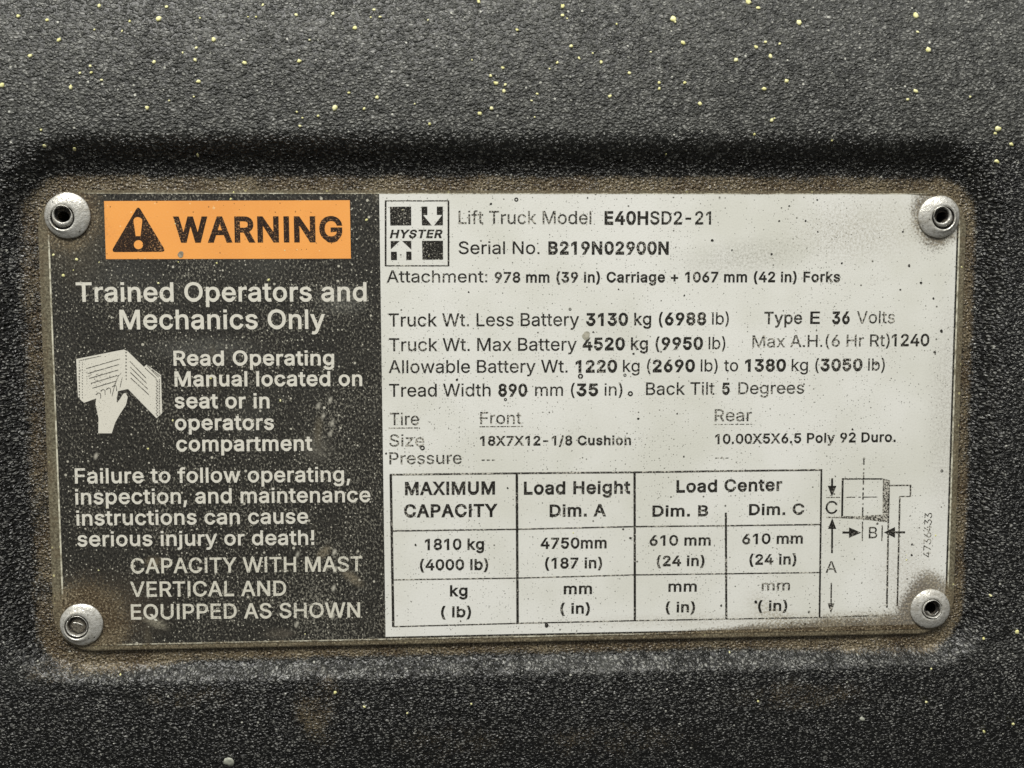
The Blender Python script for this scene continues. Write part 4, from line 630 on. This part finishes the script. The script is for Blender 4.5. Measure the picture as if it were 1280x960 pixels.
# blots, chips and paint on the plate
def ringc(x, y, r, k=.45): return [px(circ(x, y, r, 20), W3), px(circ(x, y, r * k, 14), W3)]
for x, y, r in ((725.6, 470.2, 3.3), (788, 492, 3.2), (528, 559.8, 3.0), (631.8, 499.4, 1.9), (712.6, 386.4, 1.8), (781.2, 468.9, 2.0), (1177.4, 588.6, 1.8), (645.4, 249.4, 2.6)): link('ink_ring', fill(ringc(x, y, r), W3, mode='eo'), M['ink'], spec)
dk = [(1176.8, 413.8, 2.2), (1168.4, 440.2, 1.8), (1166.8, 373, 1.5), (1151.3, 353.5, 1.7), (1125.4, 362, 1.3), (1052.3, 329, 1.4), (1136.4, 332, 1.9), (974, 276.2, 1.3), (890.3, 300.4, 1.9), (964.4, 317.6, 1.6), (915, 312.5, 1.2), (613.6, 254.8, 1.6), (571.2, 474.6, 1.7), (792, 442.1, 1.6), (1095, 454.6, 2.1), (1065.6, 536.6, 1.4), (797.8, 523.3, 1.6), (846.5, 517, 1.2), (788, 672.6, 1.7), (901.5, 757, 1.6), (944.8, 752.4, 2.2), (779, 661.5, 1.4), (634.5, 610, 1.3), (519.5, 681.2, 1.6), (854.8, 570.6, 1.2), (1096.7, 654.4, 1.6), (683.2, 781.6, 3.0), (1140, 680.5, 1.4), (1139.6, 693.8, 1.5), (1011.2, 764.8, 1.7), (1006.5, 780, 1.4), (585.8, 365, 1.2), (773.2, 361.6, 1.1), (855.4, 369.2, 1.2), (476, 535.6, 1.2), (482.6, 566.8, 1.4), (741.5, 415, 1.2), (734.5, 247.2, 1.1), (899.4, 247, 1.4), (1021.5, 249.8, 1.2), (986.5, 257.4, 1.2), (976.8, 259.8, 1.0), (1007, 276, 1.4), (1022.3, 289.6, 1.1), (1128.6, 289.6, 1.3)]
for i, (x, y, r) in enumerate(dk): link('ink_blot', fill([px(circ(x, y, r * .88, 14, .12, i), W3)], W3 + .05), M['ink'], spec)
link('resin_drop', fill([px(circ(732.6, 419.6, 5.0, 24, .12, 5), W3), ], W3, .1), mat_paint('grey_drop', (.28, .27, .21), (.42, .40, .32)), spec)
pl = [(66.8, 318.8, 2.2), (95.8, 324.6, 2.4), (79.2, 344.6, 2.6), (198, 354, 1.8), (335.6, 350, 2.2), (458.3, 275, 2.4), (288.6, 249, 1.8), (91.8, 337.8, 1.2), (124, 328, 1.2), (263.5, 473, 1.7), (216, 525.6, 1.9), (185, 561, 1.6), (350.6, 501, 1.9), (271, 329, 1.5), (223, 327.5, 1.2), (123.2, 713, 1.3), (133.4, 634, 1.4), (503.2, 262.4, 1.6), (536, 320.4, 1.5), (538.5, 318, 1.0), (381.4, 792.6, 1.3), (716.6, 666, 1.6), (1026.3, 645.4, 1.5), (1169.4, 669.4, 1.8), (1132.8, 700, 1.7), (1133, 693.6, 1.2), (219.4, 279.4, 1.5), (1202.2, 334, 1.5), (155.6, 288.8, 1.2), (356, 313, 1.3), (292, 240.6, 1.5)]
for i, (x, y, r) in enumerate(pl): droplets('paint_drop', [(x, y, r * .9)], M['yellow'], plate, True, 11 + i)

# ------------------------------------------------------------------ rivets
def lathe(cu, cv, prof, n=56, seed=0, wob=.006, cap=False):
    """prof = [(radius, height, centre shift u, centre shift v)]"""
    rr = random.Random(seed); ph = [rr.uniform(0, 6.28) for _ in range(3)]; V = []; F = []
    for r, h, su, sv in prof:
        for i in range(n):
            a = 2 * math.pi * i / n; k = 1 + wob * (math.sin(2 * a + ph[0]) + math.sin(3 * a + ph[1]) + .7 * math.sin(7 * a + ph[2]))
            V.append(world3(cu + su + r * k * math.cos(a), cv + sv + r * k * math.sin(a), h + .12 * math.sin(2 * a + ph[1])))
    for j in range(len(prof) - 1):
        for i in range(n): F.append((j * n + i, j * n + (i + 1) % n, (j + 1) * n + (i + 1) % n, (j + 1) * n + i))
    if cap: F.append([(len(prof) - 1) * n + i for i in range(n)])
    me = bpy.data.meshes.new('lathe'); me.from_pydata(V, [], F); return me
for i, r in enumerate(RIVETS):
    cu, cv = r['p']; R_ = r['r']; cs = np.array([r['cen'][0], -r['cen'][1]]); bs = np.array([r['bo'][0], -r['bo'][1]]); co = r['co'] * 1.04; br = r['br'] * 1.1
    t = tag(empty('rivet', cu, cv, .6), r['lab'], 'rivet', 'four silver rivets at the corners of the data plate')
    plug = i == 2; top = 8.2 if not plug else 7.2
    def sh(k, s=cs): return (s[0] * k, s[1] * k)
    pr = [(R_ * .93, .35, 0, 0), (R_ * .99, .9, 0, 0), (R_, 1.9, 0, 0), (R_ * .985, 2.8, 0, 0), (R_ * .95, 3.5, *sh(.05)), (R_ * .84, 4.9, *sh(.15)), (R_ * .72, 6.0, *sh(.35)), (co * 1.18, 7.0, *sh(.75)), (co * 1.06, 7.3, *sh(.95)), (co, 6.9, *sh(1)), (co * .965, 6.1, *sh(1))]
    link('rivet_head', lathe(cu, cv, pr, seed=i), M['rivet'], t, True)
    link('rivet_socket', lathe(cu, cv, [(co * .965, 6.1, *sh(1)), (co * .955, 4.5, *sh(1)), (co * .93, 2.2, *sh(1)), (co * .5, 1.6, *sh(1))], seed=i), M['bore'], t, True)  # shade of the moat put into its colour with the near-black material
    w_ = {0: 1.2, 1: 1.17, 2: 1.08, 3: 1.1}[i]; 
    pr = [(br * w_, 2.0, *sh(1)), (br * w_, 5.5, *sh(1)), (br * w_ * .985, top - .6, *sh(.5, cs + bs)), (br * w_ * .95, top, *sh(.5, cs + bs)), (br * 1.06, top + .25, *bs), (br, top - .1, *bs), (br * .97, top - 1.5, *bs), (br * .93, 1.0, *bs)]
    link('rivet_collar', lathe(cu, cv, pr, seed=i + 9, wob=.012), M['rivet'], t, True)
    if plug:
        me = lathe(cu, cv, [(br * .95, 4.2, *bs), (br * .9, 1.2, *bs), (br * .8, .8, *bs), (br * .72, 2.4, *bs), (br * .55, 3.1, *bs), (br * .2, 3.4, *bs)], seed=5, wob=.03, cap=True); link('rivet_plug', me, M['plug'], t, True)
        a = P(r['c'][0] + r['bo'][0] - 6, r['c'][1] + r['bo'][1] - 2.5, 3); b = P(r['c'][0] + r['bo'][0] + 5.5, r['c'][1] + r['bo'][1] + .5, 3)
        n = 8; V = []; F = []
        for k in range(n + 1):
            q = a + (b - a) * k / n + np.array([0, 1.1 * math.sin(math.pi * k / n)]); V += [world3(q[0], q[1] + .7, 3.2), world3(q[0], q[1], 4.3), world3(q[0], q[1] - .7, 3.2)]
        for k in range(n): F += [(3 * k, 3 * k + 1, 3 * k + 4, 3 * k + 3), (3 * k + 1, 3 * k + 2, 3 * k + 5, 3 * k + 4)]
        me = bpy.data.meshes.new('burr'); me.from_pydata(V, [], F); link('burr', me, M['rivet'], t, True)
    else:
        link('rivet_bore', lathe(cu, cv, [(br * .95, 5.4, *bs), (br * .92, 2.0, *bs), (br * .9, -12, *bs), (br * .8, -28, *bs)], seed=i + 4, cap=True), M['bore'], t, True)
    if i == 3:
        V = []; F = []; pts = [(-5.5, 4.5, 1.6), (-3.5, 5.5, 1.3), (-1, 8.2, 1.0), (2, 9.5, .8), (6, 8.2, .7), (9.3, 4.5, .7)]
        for x, y, k in pts:
            q = P(r['c'][0] + r['bo'][0] + x, r['c'][1] + r['bo'][1] + y, 5)
            for m in range(6): an = m * math.pi / 3; V.append(world3(q[0] + k * math.cos(an), q[1] + k * .8 * math.sin(an) , 6 + k * math.sin(an)))
        for j in range(len(pts) - 1):
            for m in range(6): F.append((j * 6 + m, j * 6 + (m + 1) % 6, (j + 1) * 6 + (m + 1) % 6, (j + 1) * 6 + m))
        F += [list(range(6))]
        me = bpy.data.meshes.new('burr'); me.from_pydata(V, [], F); link('burr', me, M['rivet'], t, True)
